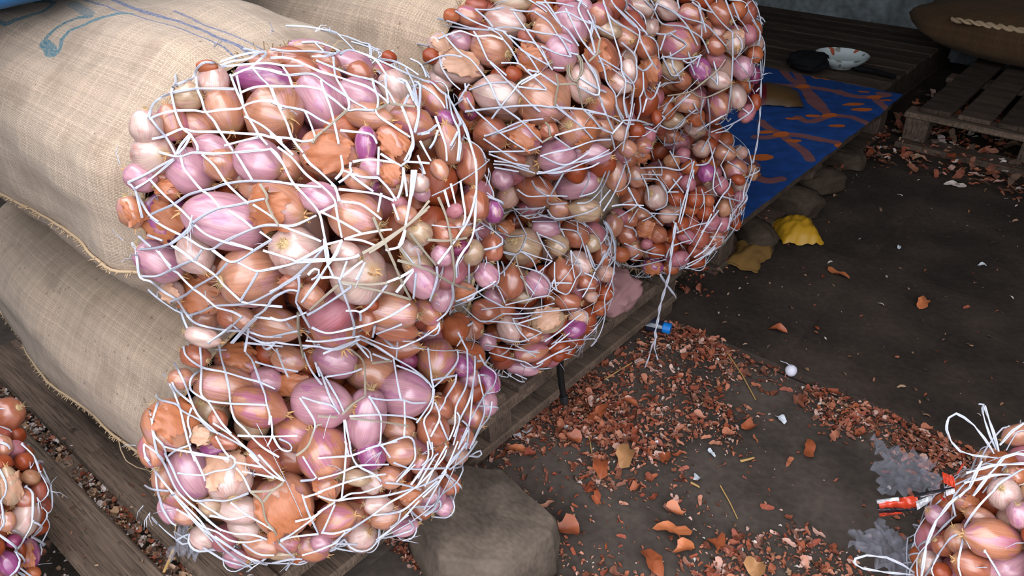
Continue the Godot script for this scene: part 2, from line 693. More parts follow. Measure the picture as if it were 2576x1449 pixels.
const COLOURS := {"c": "copper-skinned", "o": "reddish-brown", "k": "pinkish lilac", "p": "bright purple", "w": "pale cream", "t": "dull tan", "m": "copper-purple mottled"}
const PLACES := {"UF": "upper front sack's net", "LF": "lower front sack's net", "UM": "upper middle sack's net", "LM": "lower middle sack's net", "UR": "upper rear sack's net", "LR": "lower rear sack's net", "NL": "left corner net bag", "NR": "string-tied net bag"}
const RANKS := ["highest", "second highest", "third highest", "fourth highest", "fifth highest", "sixth highest", "seventh highest"]
const COUNTS := ["", "", "two", "three", "four", "five", "six", "seven", "eight"]


# Puts one sack's shallots where their places meet the mouth of the sack, then sinks those that lie behind others.
func lay_shallots(bag: String, c: Vector3, a: Vector3, rows: Array) -> Array:
	var list := []
	for line in rows:
		for word in line.split(" ", false):
			var f = word.substr(1).split(",")
			var x := float(f[0])
			var y := float(f[1])
			var d := ray(x, y)
			var t0 := (c - EYE).dot(fwd)
			var s := {"bag": bag, "col": word[0], "x": x, "y": y, "a": float(f[2]) * 1.17, "b": float(f[3]) * 1.19, "ang": deg_to_rad(float(f[4])), "flag": f[5].replace("f", "") if f.size() > 5 else "", "fore": f.size() > 5 and f[5].ends_with("f"), "d": d}
			var bw: float = s.b * t0 / FOCAL
			s.t = ellipsoid_hit(d, c, a - Vector3.ONE * bw * 0.95)
			list.append(s)
	for pass_no in 14:
		for i in list.size():
			var p = list[i]
			for j in i:
				var q = list[j]
				var rp: float = (p.a + p.b) * 0.5 * p.t / FOCAL
				var rq: float = (q.a + q.b) * 0.5 * q.t / FOCAL
				var gap: float = (EYE + p.d * p.t).distance_to(EYE + q.d * q.t) - (rp + rq) * 0.84
				if gap < 0.0:
					var low: Dictionary = p if (p.a * p.b * (3.0 if p.fore else 1.0) < q.a * q.b * (3.0 if q.fore else 1.0)) else q
					var top: Dictionary = q if low == p else p
					low.t += minf(-gap, 0.012) * 0.4
					top.t -= minf(-gap, 0.012) * 0.04
	if bag[0] in "UL":   # none sinks back behind the mouth's hem: it bulges out over it
		for s in list:
			var z: float = (EYE + s.d * s.t).z - c.z
			if z < 0.016:
				s.t += maxf(-0.09, (0.016 - z) / s.d.z)
	for s in list:
		var k: float = s.t / FOCAL
		s.p = EYE + s.d * s.t
		s.aw = s.a * k
		s.bw = s.b * k
		s.r = (s.aw + s.bw) * 0.5
		var axis: Vector3 = rgt * cos(s.ang) - upw * sin(s.ang)
		var view: Vector3 = s.d.normalized()
		match s.flag:
			"r": axis = (axis * 0.5 + view * 0.86).normalized()
			"R": axis = (-axis * 0.8 + view * 0.5).normalized()
			"n": axis = (axis * 0.55 - view * 0.83).normalized()
			_: axis = (axis + view * rng.randf_range(-0.35, 0.35)).normalized()
		if s.flag in ["r", "n", "R"]:
			s.aw = (s.aw + s.bw) * 0.5
		s.axis = axis
	return list


func shallot_labels(list: Array) -> void:
	var cells := {}
	var x0 := 1e9
	var x1 := -1e9
	var y0 := 1e9
	var y1 := -1e9
	for s in list:
		x0 = minf(x0, s.x)
		x1 = maxf(x1, s.x)
		y0 = minf(y0, s.y)
		y1 = maxf(y1, s.y)
	for s in list:
		var cx := clampi(int(3.0 * (s.x - x0) / (x1 - x0)), 0, 2)
		var cy := clampi(int(3.0 * (s.y - y0) / (y1 - y0)), 0, 2)
		var key := "%s%d%d" % [s.col, cx, cy]
		s.cell = [["top left", "top centre", "top right"], ["middle left", "very middle", "middle right"], ["bottom left", "bottom centre", "bottom right"]][cy][cx]
		if not cells.has(key):
			cells[key] = []
		cells[key].append(s)
	for key in cells:
		var g: Array = cells[key]
		g.sort_custom(func(p, q): return p.y < q.y)
		for i in g.size():
			var s = g[i]
			var what: String = COLOURS[s.col]
			var where := "%s of the %s" % [s.cell, PLACES[s.bag]]
			if g.size() == 1:
				var extra: String = {"l": " with loose peeling skin", "r": " showing its root end", "n": " showing its dry neck", "R": " showing its root end"}.get(s.flag, "")
				s.label = "%s shallot%s, %s" % [what, extra, where]
			elif g.size() == 2:
				s.label = "%s of two %s shallots, %s" % [["higher", "lower"][i], what, where]
			else:
				s.label = "%s of %s %s shallots, %s" % ["lowest" if i == g.size() - 1 else RANKS[i], COUNTS[mini(g.size(), 8)], what, where]


func shallot_basis(s: Dictionary) -> Basis:
	var y: Vector3 = s.axis
	var x := y.cross(Vector3(0.2, 0.5, -0.84)).normalized()
	var z := x.cross(y)
	return Basis(x, y, z).rotated(y, rng.randf() * TAU)


func build_shallot(s: Dictionary, i: int) -> void:
	var o := base("shallot", s.label, "shallot", s.p, "shallots in the " + PLACES[s.bag])
	o.basis = shallot_basis(s)
	var sc := Vector3(s.bw, s.aw, s.bw)
	var kind: int = (i * 7 + int(s.x)) % 6
	if s.aw < s.bw * 1.12:
		kind = [0, 3, 5][i % 3]
	var alt := i % 2
	var b := obj("bulb", bulbs[kind], M["skin_%s%d" % [s.col, alt]], o)
	b.scale = sc
	var r := obj("roots", roots_mesh if alt else roots_b, M.roots, o)
	r.scale = sc
	var n := obj("dry_neck", neck_mesh if i % 3 else neck_b, M.neck, o)
	n.scale = sc
	if s.flag == "l" or (s.b > 18 and rng.randf() < 0.12):
		var k := obj("peeling_skin", skin_meshes[i % 4], M.skin_pale if s.col in "wkt" else M.skin, o)
		k.scale = sc
		# turn the torn shell towards the open side of the sack
		var away: Vector3 = o.basis.inverse() * (EYE - s.p).normalized()
		k.rotation.y = -atan2(away.z, away.x) + (i % 4) + rng.randf_range(-0.5, 0.5)


# ---------------------------------------------------------------- sacks
# c centre of the mouth, a half sizes of its bulge, lo/hi where the sack lies on or under its neighbour, g where its net is drawn together
var SACKS := [
	{"k": "UF", "keep": 0.0, "swell": 0.1, "loose": 6, "frays": 60, "c": Vector3(0.03, 0.785, -0.001), "a": Vector3(0.218, 0.184, 0.301), "lo": 0.598, "hi": 1.2, "len": 0.95, "g": Vector2(0.42, -0.10), "n": 26, "tw": 0.50, "label": "nearest upper jute sack with white net mouth and teal painted mark"},
	{"k": "LF", "keep": 0.0, "swell": -0.09, "loose": 6, "frays": 60, "c": Vector3(0.032, 0.406, -0.028), "a": Vector3(0.284, 0.222, 0.255), "lo": 0.172, "hi": 0.60, "len": 0.90, "g": Vector2(0.05, -0.05), "n": 28, "tw": -0.35, "label": "nearest lower jute sack with white net mouth, lying on the pallet"},
	{"k": "UM", "keep": 0.05, "swell": 0.1, "loose": 6, "frays": 60, "c": Vector3(0.547, 0.787, -0.035), "a": Vector3(0.253, 0.218, 0.238), "lo": 0.575, "hi": 1.2, "len": 0.92, "g": Vector2(0.45, -0.35), "n": 26, "tw": 0.6, "label": "middle upper jute sack of netted shallots behind the nearest one"},
	{"k": "LM", "keep": 0.16, "swell": 0.1, "loose": 22, "frays": 80, "c": Vector3(0.565, 0.38, -0.023), "a": Vector3(0.20, 0.208, 0.155), "lo": 0.172, "hi": 0.575, "len": 0.90, "g": Vector2(0.1, 0.1), "n": 22, "tw": -0.4, "label": "middle lower jute sack of netted shallots, black rod hanging beside it"},
	{"k": "UR", "keep": 0.16, "swell": 0.1, "loose": 22, "frays": 80, "c": Vector3(1.072, 0.74, -0.025), "a": Vector3(0.21, 0.19, 0.189), "lo": 0.565, "hi": 1.2, "len": 0.85, "g": Vector2(-0.3, -0.35), "n": 22, "tw": 0.5, "label": "rearmost upper sack of netted shallots next to the blue cloth"},
	{"k": "LR", "keep": 0.16, "swell": 0.1, "loose": 22, "frays": 80, "c": Vector3(1.114, 0.375, -0.019), "a": Vector3(0.245, 0.203, 0.177), "lo": 0.172, "hi": 0.56, "len": 0.85, "g": Vector2(0.0, -0.2), "n": 24, "tw": -0.5, "label": "rearmost lower sack of netted shallots with a long twine dangling from it"},
]


func spow(x: float, e: float) -> float:
	return signf(x) * pow(absf(x), e)


# A point of a sack's cloth: q round the sack (0..1), k from mouth (0) to bottom (1)
func cloth_point(s: Dictionary, q: float, k: float, nz: FastNoiseLite) -> Vector3:
	var ang := TAU * q
	var c: Vector3 = s.c
	var a: Vector3 = s.a
	var z: float = -s.len * k
	var grow: float = 0.93 + s.get("swell", 0.11) * smoothstep(0.0, 0.10, k) - 0.12 * smoothstep(0.5, 1.0, k)
	var shut := sqrt(maxf(0.0, 1.0 - pow(maxf(0.0, (k - 0.86) / 0.14), 2.2)))
	var e := lerpf(1.0, 0.92, smoothstep(0.0, 0.3, k))
	var x := spow(cos(ang), e) * (a.x * grow + 0.004) * shut
	var y := spow(sin(ang), e) * (a.y * grow + 0.004) * shut
	var fold := 0.016 * nz.get_noise_3d(cos(ang) * 1.4, sin(ang) * 1.4, z * 2.2) + 0.004 * nz.get_noise_3d(cos(ang) * 6.0, sin(ang) * 6.0, z * 9.0)
	x += cos(ang) * fold * smoothstep(0.0, 0.08, k)
	y += sin(ang) * fold * smoothstep(0.0, 0.08, k)
	# the mouth rolls with the bulge: its upper left lies further out than its lower right
	var p := Vector3(c.x + x, c.y + y, c.z + z + s.get("rim", 0.0))
	var soft: float = s.lo + 0.004 * sin(ang * 5.0)
	if p.y < soft + 0.02:
		p.y = maxf(p.y, soft) if p.y < soft else p.y
	p.y = minf(p.y, s.hi)
	return p


func sack_body(s: Dictionary, o: Node3D, print_on: bool) -> void:
	var rows := 56
	var cols := 81
	var nz := noise(1.0, int(s.c.x * 100) + 31, 2)
	var b := MB.new()
	for i in rows:
		var k := pow(float(i) / (rows - 1), 1.0)
		for j in cols:
			var q := float(j) / (cols - 1)
			b.vert(cloth_point(s, q, k, nz), Vector2(q * TAU * (s.a.x + s.a.y) * 0.5, s.len * k))
			b.uv2.append(Vector2(q, k))
	b.weave(0, rows, cols)
	var m: StandardMaterial3D = M.jute.duplicate()
	m.detail_enabled = true
	m.detail_blend_mode = BaseMaterial3D.BLEND_MODE_MIX
	m.detail_uv_layer = BaseMaterial3D.DETAIL_UV_2
	m.detail_albedo = tex(cloth_print(s, int(s.c.x * 10) + int(s.c.y * 10), print_on))
	obj("jute_body", b.commit(b.volume() < 0.0), m, o)
	# turned hem with a fringe of loose ends
	b = MB.new()
	var ring := PackedVector3Array()
	for j in 97:
		ring.append(cloth_point(s, float(j) / 96, 0.004, nz))
	b.tube(ring, 0.0024, 0.0024, 6, 1.0, false)
	var r := RandomNumberGenerator.new()
	r.seed = int(s.c.x * 91) + int(s.c.y * 57)
	for i in 150:
		var q := r.randf()
		var p := cloth_point(s, q, 0.006, nz)
		var out := Vector3(cos(TAU * q), sin(TAU * q), 0.0)
		var dir := (out * r.randf_range(0.2, 1.0) + Vector3(r.randf_range(-0.5, 0.5), r.randf_range(-0.5, 0.5), r.randf_range(-0.4, 1.0))).normalized()
		var l := r.randf_range(0.004, 0.014)
		b.tube(PackedVector3Array([p, p + dir * l, p + dir * l * 1.6 + Vector3(0, -l * 0.5, 0)]), 0.0011, 0.0005, 3, 1.0, false)
	obj("frayed_hem", b.commit(), M.jute_thread, o)
	# the sewn side seam
	b = MB.new()
	var seam := PackedVector3Array()
	var qs: float = s.get("seam", 0.545)
	for i in 60:
		var k := 0.01 + 0.84 * i / 59.0
		seam.append(cloth_point(s, qs, k, nz) + Vector3(-0.0025, 0.0, 0))
	b.tube(seam, 0.0022, 0.0022, 5, 1.0, false)
	for i in 240:
		var k := 0.01 + 0.84 * r.randf()
		var p := cloth_point(s, qs, k, nz)
		var dir := Vector3(r.randf_range(-1.0, -0.2), r.randf_range(-1.0, 0.3), r.randf_range(-0.6, 0.6)).normalized()
		b.tube(PackedVector3Array([p, p + dir * r.randf_range(0.005, 0.012)]), 0.0013, 0.0006, 3, 1.0, false)
	obj("sewn_seam", b.commit(), M.jute_thread, o)


# teal paint and blue stripes on the nearest sack's cloth; flecks of dirt on every one
func cloth_print(s: Dictionary, sd: int, print_on: bool) -> Image:
	var W := 1536 if print_on else 384
	var H := 1024 if print_on else 256
	var im := Image.create(W, H, false, Image.FORMAT_RGBA8)
	im.fill(Color(0.55, 0.47, 0.38, 0.0))
	var r := RandomNumberGenerator.new()
	r.seed = 400 + sd
	var nz := noise(0.02, 410 + sd, 4)
	var scale := 4.0 if print_on else 1.0
	for y in H:
		for x in W:
			var n := nz.get_noise_2d(x / scale * 1.6, y / scale * 1.6)
			if n > 0.12:
				im.set_pixel(x, y, Color(0.46, 0.38, 0.30, clampf((n - 0.12) * 0.9, 0.0, 0.34)))
	for i in 260:
		var x := r.randi_range(2, W - 8)
		var y := r.randi_range(2, H - 8)
		im.fill_rect(Rect2i(x, y, r.randi_range(1, 3) if print_on else 1, r.randi_range(1, 3) if print_on else 1), Color(0.2, 0.15, 0.12, 0.7))
	if print_on:
		var teal := rgb(16, 104, 122)
		var blue := rgb(34, 78, 132)
		stroke(im, s, teal, 9.0, "2,60 8,72 41,79 70,66 103,45 130,24 142,12 120,6 95,8")
		stroke(im, s, teal, 16.0, "190,20 215,34 236,50", 0.6)
		stroke(im, s, teal, 6.0, "240,54 205,52 175,60 145,80 122,100 112,118 122,135")
		stroke(im, s, teal, 20.0, "118,112 130,122 132,134", 0.9)
		stroke(im, s, teal, 8.0, "140,140 152,122 162,102 185,84 240,66 300,53 338,50")
		stroke(im, s, blue, 9.0, "255,-2 290,12 320,25 345,34 375,42 450,55 490,72 530,90 590,99 615,112 645,128 660,150", 0.85)
		stroke(im, s, blue, 4.0, "200,5 240,18 300,44 340,52 400,70 440,79 470,92 490,101 550,111 575,128 590,140", 0.85)
		stroke(im, s, blue, 4.0, "440,34 480,46 520,65 560,74 620,87 650,97 690,110", 0.75)
	return im


func stroke(im: Image, s: Dictionary, c: Color, width: float, pts: String, strength := 0.95) -> void:
	var nz := noise(0.11, 77, 3)
	var last := Vector2.ZERO
	var have := false
	for w in pts.split(" "):
		var f := w.split(",")
		var p := Vector2(float(f[0]), float(f[1]))
		if have:
			var m := int(p.distance_to(last) / 1.5) + 1
			for i in m + 1:
				stamp(im, s, c, width, last.lerp(p, float(i) / m), strength, nz)
		last = p
		have = true


# the place on the cloth that a stroke of the brush covered
func stamp(im: Image, s: Dictionary, c: Color, width: float, px: Vector2, strength: float, nz: FastNoiseLite) -> void:
	var d := ray(px.x, px.y)
	var a: Vector3 = s.a * (0.93 + s.get("swell", 0.11))
	var o: Vector3 = (EYE - s.c)
	var A := d.x * d.x / (a.x * a.x) + d.y * d.y / (a.y * a.y)
	var B := o.x * d.x / (a.x * a.x) + o.y * d.y / (a.y * a.y)
	var C := o.x * o.x / (a.x * a.x) + o.y * o.y / (a.y * a.y) - 1.0
	var disc := B * B - A * C
	if disc < 0.0:
		disc = 0.0
	var t := (-B - sqrt(disc)) / A
	var p: Vector3 = EYE + d * t - s.c
	var e := 1.0 / 0.92
	var q := atan2(spow(p.y / a.y, e), spow(p.x / a.x, e)) / TAU
	if q < 0.0:
		q += 1.0
	var k: float = -p.z / s.len
	var W := im.get_width()
	var H := im.get_height()
	var around: float = TAU * (a.x + a.y) * 0.5
	var ru: float = width * 0.8 * t / FOCAL / around * W
	var rk: float = width * 0.8 * t / FOCAL / s.len * H * 1.5
	for y in range(int(k * H - rk) - 1, int(k * H + rk) + 2):
		for x in range(int(q * W - ru) - 1, int(q * W + ru) + 2):
			if y < 0 or y >= H:
				continue
			var ex := (x - q * W) / maxf(ru, 1.0)
			var ey := (y - k * H) / maxf(rk, 1.0)
			var al := strength * smoothstep(1.15, 0.6, ex * ex + ey * ey) * clampf(0.82 + 0.7 * nz.get_noise_2d(x * 1.7, y * 1.7), 0.15, 1.0)
			var xx := posmod(x, W)
			if al > 0.03 and im.get_pixel(xx, y).a < al:
				im.set_pixel(xx, y, Color(c.r, c.g, c.b, al))


# where a taut strand lies over the shallots, in the direction u of the mouth's bulge
func over(s: Dictionary, list: Array, u: Vector3) -> float:
	var w: Vector3 = s.basis * u
	var D: Vector3 = w * s.a
	var reach := D.length()
	var dir := D / reach
	var best := reach * 0.90
	if u.z < 0.04:
		best = reach + 0.010
	for f in list:
		var oc: Vector3 = s.c - f.p
		var b := oc.dot(dir)
		if b > 0.0:
			continue
		var rr: float = f.r * 1.04
		var disc := b * b - oc.length_squared() + rr * rr
		if disc > 0.0:
			best = maxf(best, -b + sqrt(disc))
	return minf(best, reach * 1.12)


func place(s: Dictionary, u: Vector3, reach: float) -> Vector3:
	return s.c + ((s.basis * u) * s.a).normalized() * reach


func seen_at(p: Vector3) -> Vector2:
	var d := p - EYE
	return Vector2(1288.0 + FOCAL * d.dot(rgt) / d.dot(fwd), 724.5 - FOCAL * d.dot(upw) / d.dot(fwd))


func disk(p: Vector2, spread: float) -> Vector3:
	var r := p.length()
	var th := r * spread
	return Vector3(p.x / maxf(r, 1e-5) * sin(th), p.y / maxf(r, 1e-5) * sin(th), cos(th))


func strand(b: MB, s: Dictionary, list: Array, p0: Vector2, p1: Vector2, r: RandomNumberGenerator, thick: float, spread: float, double := true) -> void:
	var m := 9
	var us := []
	var ds := PackedFloat32Array()
	var bow := (p1 - p0).orthogonal() * r.randf_range(-0.07, 0.07)
	for i in m:
		var k := float(i) / (m - 1)
		var p := p0.lerp(p1, k) + bow * sin(PI * k)
		us.append(disk(p, spread))
		ds.append(over(s, list, us[i]))
	for pass_no in 20:
		for i in range(1, m - 1):
			ds[i] = maxf(ds[i], (ds[i - 1] + ds[i + 1]) * 0.5)
	var pts := PackedVector3Array()
	for i in m:
		pts.append(place(s, us[i], ds[i] + thick))
	if not double:
		b.tube(pts, thick, thick, 4, 1.0, false)
		return
	# split raffia: two flat fibres that lie side by side and twist a little
	var twist := r.randf_range(-1.5, 1.5)
	var phase := r.randf() * TAU
	for side in [-1.0, 1.0]:
		var q := PackedVector3Array()
		for i in m:
			var k := float(i) / (m - 1)
			var t := (pts[mini(i + 1, m - 1)] - pts[maxi(i - 1, 0)]).normalized()
			var nrm: Vector3 = (pts[i] - s.c).normalized()
			var sd := t.cross(nrm).normalized()
			var a := 0.6 * sin(phase + twist * TAU * k)
			q.append(pts[i] + (sd * cos(a) + nrm * sin(a)) * side * thick * 0.62 * (0.35 + 0.65 * sin(PI * k)))
		b.tube(q, thick * 1.05, thick * 1.05, 4, 0.8, false)


func sack_net(s: Dictionary, list: Array) -> MB:
	var b := MB.new()
	var r := RandomNumberGenerator.new()
	r.seed = 1000 + int(s.c.x * 50) + int(s.c.y * 30)
	var n: int = s.n
	var spread: float = s.get("spread", 1.68)
	var thick: float = s.get("thick", 0.00125)
	var rings := int(n * 0.42)
	var g: Vector2 = s.g
	var node := {}
	for j in rings + 1:
		var rho := pow(float(j) / rings, 0.86) * 0.93 + 0.07
		for i in n:
			var a: float = TAU * (i + 0.5 * (j % 2)) / n + s.tw * log(rho + 0.12) + 0.6
			var p := g + (Vector2(cos(a), sin(a)) - g) * rho
			var jit := 0.022 if j < rings else 0.0
			if rho < 0.4:
				jit = 0.035
			node[[i, j]] = p + Vector2(r.randf_range(-jit, jit), r.randf_range(-jit, jit))
	for j in rings:
		var rho := float(j) / rings
		for i in n:
			if rho < 0.30 and i % 2 == 1:
				continue
			var to := [i, posmod(i + (1 if j % 2 else -1), n)]
			for e in to:
				if r.randf() < (0.04 if rho > 0.4 else 0.25):
					continue
				if s.has("keep"):
					var w := disk((node[[i, j]] + node[[e, j + 1]]) * 0.5, spread)
					var at := place(s, w, (s.basis * w * s.a).length())
					var px := seen_at(at)
					if (EYE - at).normalized().dot((w / s.a).normalized()) > 0.08 and px.y > -10.0 and r.randf() > s.keep:
						continue
				strand(b, s, list, node[[i, j]], node[[e, j + 1]], r, thick * r.randf_range(0.75, 1.15), spread)
			if s.has("keep") and s.keep < 0.2:
				continue
			# a knot
			var u := disk(node[[i, j]], spread)
			var c := place(s, u, over(s, list, u) + thick * 1.3)
			var t := Vector3(r.randf_range(-1, 1), r.randf_range(-1, 1), r.randf_range(-1, 1)).normalized() * thick * 1.9
			b.tube(PackedVector3Array([c - t, c, c + t]), thick * 1.0, thick * 1.0, 5, 1.7)
	# strands drawn loose across the net, and frayed ends
	for i in s.get("loose", 26):
		var p := g + Vector2(r.randf_range(-0.5, 0.5), r.randf_range(-0.5, 0.5))
		var q := p + Vector2.from_angle(r.randf() * TAU) * r.randf_range(0.15, 0.5)
		if p.length() < 0.95 and q.length() < 0.98:
			strand(b, s, list, p, q, r, thick * r.randf_range(0.4, 0.8), spread, false)
	for i in s.get("frays", 90):
		var p := Vector2.from_angle(r.randf() * TAU) * (r.randf_range(0.0, 1.0) if i % 3 else r.randf_range(0.85, 1.0))
		var u := disk(p, spread)
		var c := place(s, u, over(s, list, u) + thick)
		var out: Vector3 = (c - s.c).normalized()
		var side := out.cross(Vector3(r.randf_range(-1, 1), r.randf_range(-1, 1), r.randf_range(-1, 1))).normalized()
		for w in r.randi_range(1, 3):
			var l := r.randf_range(0.010, 0.032)
			var d := (side * r.randf_range(0.5, 1.2) + out * r.randf_range(0.1, 0.8)).normalized()
			b.tube(PackedVector3Array([c, c + d * l * 0.5 + out * 0.002, c + d * l + Vector3(0, -l * 0.25, 0)]), thick * 0.6, thick * 0.25, 3, 1.0, false)
	return b


# strands that were drawn along the mouth on the outside of everything: each a run of places, laid on the net
func long_strands(b: MB, s: Dictionary, list: Array, runs: Array, thick: float) -> void:
	var r := RandomNumberGenerator.new()
	r.seed = runs.size() * 13 + int(s.c.x * 20)
	for run in runs:
		var px := PackedVector2Array()
		for w in run.split(" ", false):
			var f = w.split(",")
			px.append(Vector2(float(f[0]), float(f[1])))
		var curve := Curve2D.new()
		for i in px.size():
			var t := (px[mini(i + 1, px.size() - 1)] - px[maxi(i - 1, 0)]) * 0.16
			curve.add_point(px[i], -t, t)
		var L := curve.get_baked_length()
		var m_n := maxi(4, int(L / 9.0))
		var ts := PackedFloat32Array()
		var dirs := []
		for i in m_n:
			var q := curve.sample_baked(L * i / (m_n - 1))
			var d := ray(q.x, q.y)
			dirs.append(d)
			ts.append(front(s, list, d))
		for pass_no in 3:
			for i in range(1, m_n - 1):
				ts[i] = minf(ts[i], (ts[i - 1] + ts[i + 1]) * 0.5)
		var pts := PackedVector3Array()
		for i in m_n:
			pts.append(EYE + dirs[i] * (ts[i] - thick * 2.2))
		for side in [-1.0, 1.0]:
			var q := PackedVector3Array()
			var ph := r.randf() * TAU
			for i in m_n:
				var t := (pts[mini(i + 1, m_n - 1)] - pts[maxi(i - 1, 0)]).normalized()
				var sd: Vector3 = t.cross(dirs[i]).normalized()
				q.append(pts[i] + sd * side * thick * 0.62 * (0.75 + 0.35 * sin(ph + i * 0.5)))
			b.tube(q, thick, thick * 0.9, 4, 1.0, false)


func front(s: Dictionary, list: Array, d: Vector3) -> float:
	var best := ellipsoid_hit(d, s.c, s.a)
	var dd := d.dot(d)
	for f in list:
		var oc: Vector3 = EYE - f.p
		var rr: float = f.r * 1.03
		var b := oc.dot(d)
		var disc := b * b - dd * (oc.length_squared() - rr * rr)
		if disc > 0.0:
			best = minf(best, (-b - sqrt(disc)) / dd)
	return best


func fill_sack(s: Dictionary, list: Array, heap: Array) -> void:
	var r := RandomNumberGenerator.new()
	r.seed = 60 + int(s.c.x * 100)
	var mine := []
	var golden := PI * (3.0 - sqrt(5.0))
	var small: float = s.get("fill", 0.024)
	var spots := 130
	for layer in 3:
		for i in spots:
			var z := 1.0 - 1.15 * (i + 0.5) / spots
			var q := sqrt(maxf(0.0, 1.0 - z * z))
			var a: float = golden * i + layer * 1.1
			var u := Vector3(q * cos(a), q * sin(a), z)
			var rad := small * r.randf_range(0.8, 1.2)
			var p: Vector3 = s.c + (s.basis * u) * (s.a - Vector3.ONE * rad * [1.15, 2.3, 3.9][layer])
			var free := true
			for f in list:
				if p.distance_to(f.p) < (f.r + rad) * [0.86, 0.80, 0.72][layer]:
					free = false
					break
			if layer == 0 and u.z < 0.14:
				free = false
			if free:
				for f in mine:
					if p.distance_to(f.p) < (f.r + rad) * 0.80:
						free = false
						break
			if free:
				var f := {"p": p, "r": rad, "aw": rad * 1.12, "bw": rad * 0.95, "axis": Vector3(r.randf_range(-1, 1), r.randf_range(-1, 1), r.randf_range(-1, 1)).normalized(), "col": "ocomkcw"[r.randi() % 7], "layer": layer}
				mine.append(f)
				heap.append(f)
	for f in mine:
		if f.layer == 0:
			list.append(f)


func shut_bag(s: Dictionary, o: Node3D) -> void:
	# the cloth side of an upright or lying bag whose open end is the net
	var b := MB.new()
	var nz := noise(1.0, 64, 2)
	for i in 22:
		var th := lerpf(s.get("open", 1.75), PI, i / 21.0)
		for j in 49:
			var a := TAU * j / 48.0
			var u := Vector3(cos(a) * sin(th), sin(a) * sin(th), cos(th))
			var w: Vector3 = (s.basis * u) * s.a
			w *= 1.03 + 0.05 * nz.get_noise_3d(u.x * 3.0, u.y * 3.0, u.z * 3.0)
			var p: Vector3 = s.c + w
			p.y = maxf(p.y, s.lo)
			b.vert(p, Vector2(a * 0.17, th * 0.17))
	b.weave(0, 22, 49)
	obj("jute_body", b.commit(b.volume() < 0.0), M.jute_dark, o)


func make_sacks() -> void:
	for s in SACKS:
		s.basis = Basis()
		s.node = base("shallot_sack", s.label, "sack", Vector3.ZERO, "jute sacks of shallots")
		sack_body(s, s.node, s.k == "UF")
	var more := [
		{"k": "NL", "c": Vector3(-0.452, 0.322, -0.345), "a": Vector3(0.155, 0.155, 0.16), "lo": 0.172, "g": Vector2(0.3, 0.5), "n": 20, "tw": 0.3, "label": "dim net bag of small shallots on the board in the left corner", "z": Vector3(0.62, 0.55, 0.56), "spread": 1.75, "fill": 0.016, "loose": 8, "frays": 40},
		{"k": "NR", "c": Vector3(0.598, 0.215, 0.950), "a": Vector3(0.185, 0.222, 0.185), "lo": 0.003, "g": Vector2(-0.35, 0.55), "n": 20, "tw": 0.25, "label": "string-tied net bag of shallots standing on the floor by a red wrapper", "z": Vector3(-0.55, 0.75, -0.30), "spread": 1.85, "loose": 14, "frays": 40, "open": 1.9},
	]
	for s in more:
		var z: Vector3 = s.z.normalized()
		var x := Vector3.UP.cross(z).normalized()
		s.basis = Basis(x, z.cross(x), z)
		s.node = base("net_bag", s.label, "net bag")
		shut_bag(s, s.node)
		SACKS.append(s)
	var every := []
	var heap := []
	for s in SACKS:
		var list := lay_shallots(s.k, s.c, s.a, ROWS[s.k])
		shallot_labels(list)
		every.append_array(list)
		var all := list.duplicate()
		fill_sack(s, all, heap)
		var net := sack_net(s, all)
		if STRANDS.has(s.k):
			var clean := []
			var old := []
			for run in STRANDS[s.k]:
				if run[0] == "*":
					old.append(run.substr(1))
				else:
					clean.append(run)
			for run in old:
				var one := MB.new()
				long_strands(one, s, all, [run], 0.0011)
				obj("weathered_strand", one.commit(), M.twine_old, s.node)
			long_strands(net, s, all, clean, [0.00102, 0.00125][int(s.c.x > 0.9)])
		obj("net", net.commit(), M.twine, s.node)
	every.sort_custom(func(p, q): return p.a * p.b > q.a * q.b)
	for i in every.size():
		if i < 318:
			build_shallot(every[i], i)
		else:
			heap.append(every[i])
	var mm := MultiMesh.new()
	mm.transform_format = MultiMesh.TRANSFORM_3D
	mm.use_colors = true
	mm.mesh = bulbs[5]
	mm.instance_count = heap.size()
	var tint := {"c": rgb(214, 142, 96), "o": rgb(190, 106, 64), "k": rgb(214, 160, 184), "p": rgb(164, 84, 142), "w": rgb(240, 225, 215), "t": rgb(210, 180, 145), "m": rgb(200, 128, 110)}
	for i in heap.size():
		var f = heap[i]
		var B := shallot_basis(f)
		mm.set_instance_transform(i, Transform3D(B.scaled_local(Vector3(f.bw, f.aw, f.bw)), f.p))
		mm.set_instance_color(i, (tint[f.col] as Color).srgb_to_linear())
	var h := MultiMeshInstance3D.new()
	h.name = "shallot_heap"
	h.multimesh = mm
	h.material_override = M.heap
	add_child(h)
	metas(h, "smaller shallots packed deep behind the outer ones in all the nets", "shallots", "", "stuff")


# ---------------------------------------------------------------- single things
func sweep_rope(called: String, parent: Node, pts: PackedVector3Array, r0: float, m: Material, plies := 2) -> MeshInstance3D:
	var c := Curve3D.new()
	for i in pts.size():
		var t := (pts[mini(i + 1, pts.size() - 1)] - pts[maxi(i - 1, 0)]) * 0.17
		c.add_point(pts[i], -t, t)
	var L := c.get_baked_length()
	var n := maxi(8, int(L / 0.006))
	var b := MB.new()
	for ply in plies:
		var q := PackedVector3Array()
		for i in n:
			var p := c.sample_baked(L * i / (n - 1))
			var t := (c.sample_baked(minf(L, L * (i + 1.0) / (n - 1))) - c.sample_baked(maxf(0.0, L * (i - 1.0) / (n - 1)))).normalized()
			var sd := t.cross(Vector3(0.3, 0.2, 0.9)).normalized()
			var a := i * 0.45 + PI * ply
			q.append(p + (sd * cos(a) + t.cross(sd) * sin(a)) * (r0 * 0.8 if plies > 1 else 0.0))
		b.tube(q, r0, r0 * 0.8, 5, 1.0)
	return obj(called, b.commit(), m, parent)


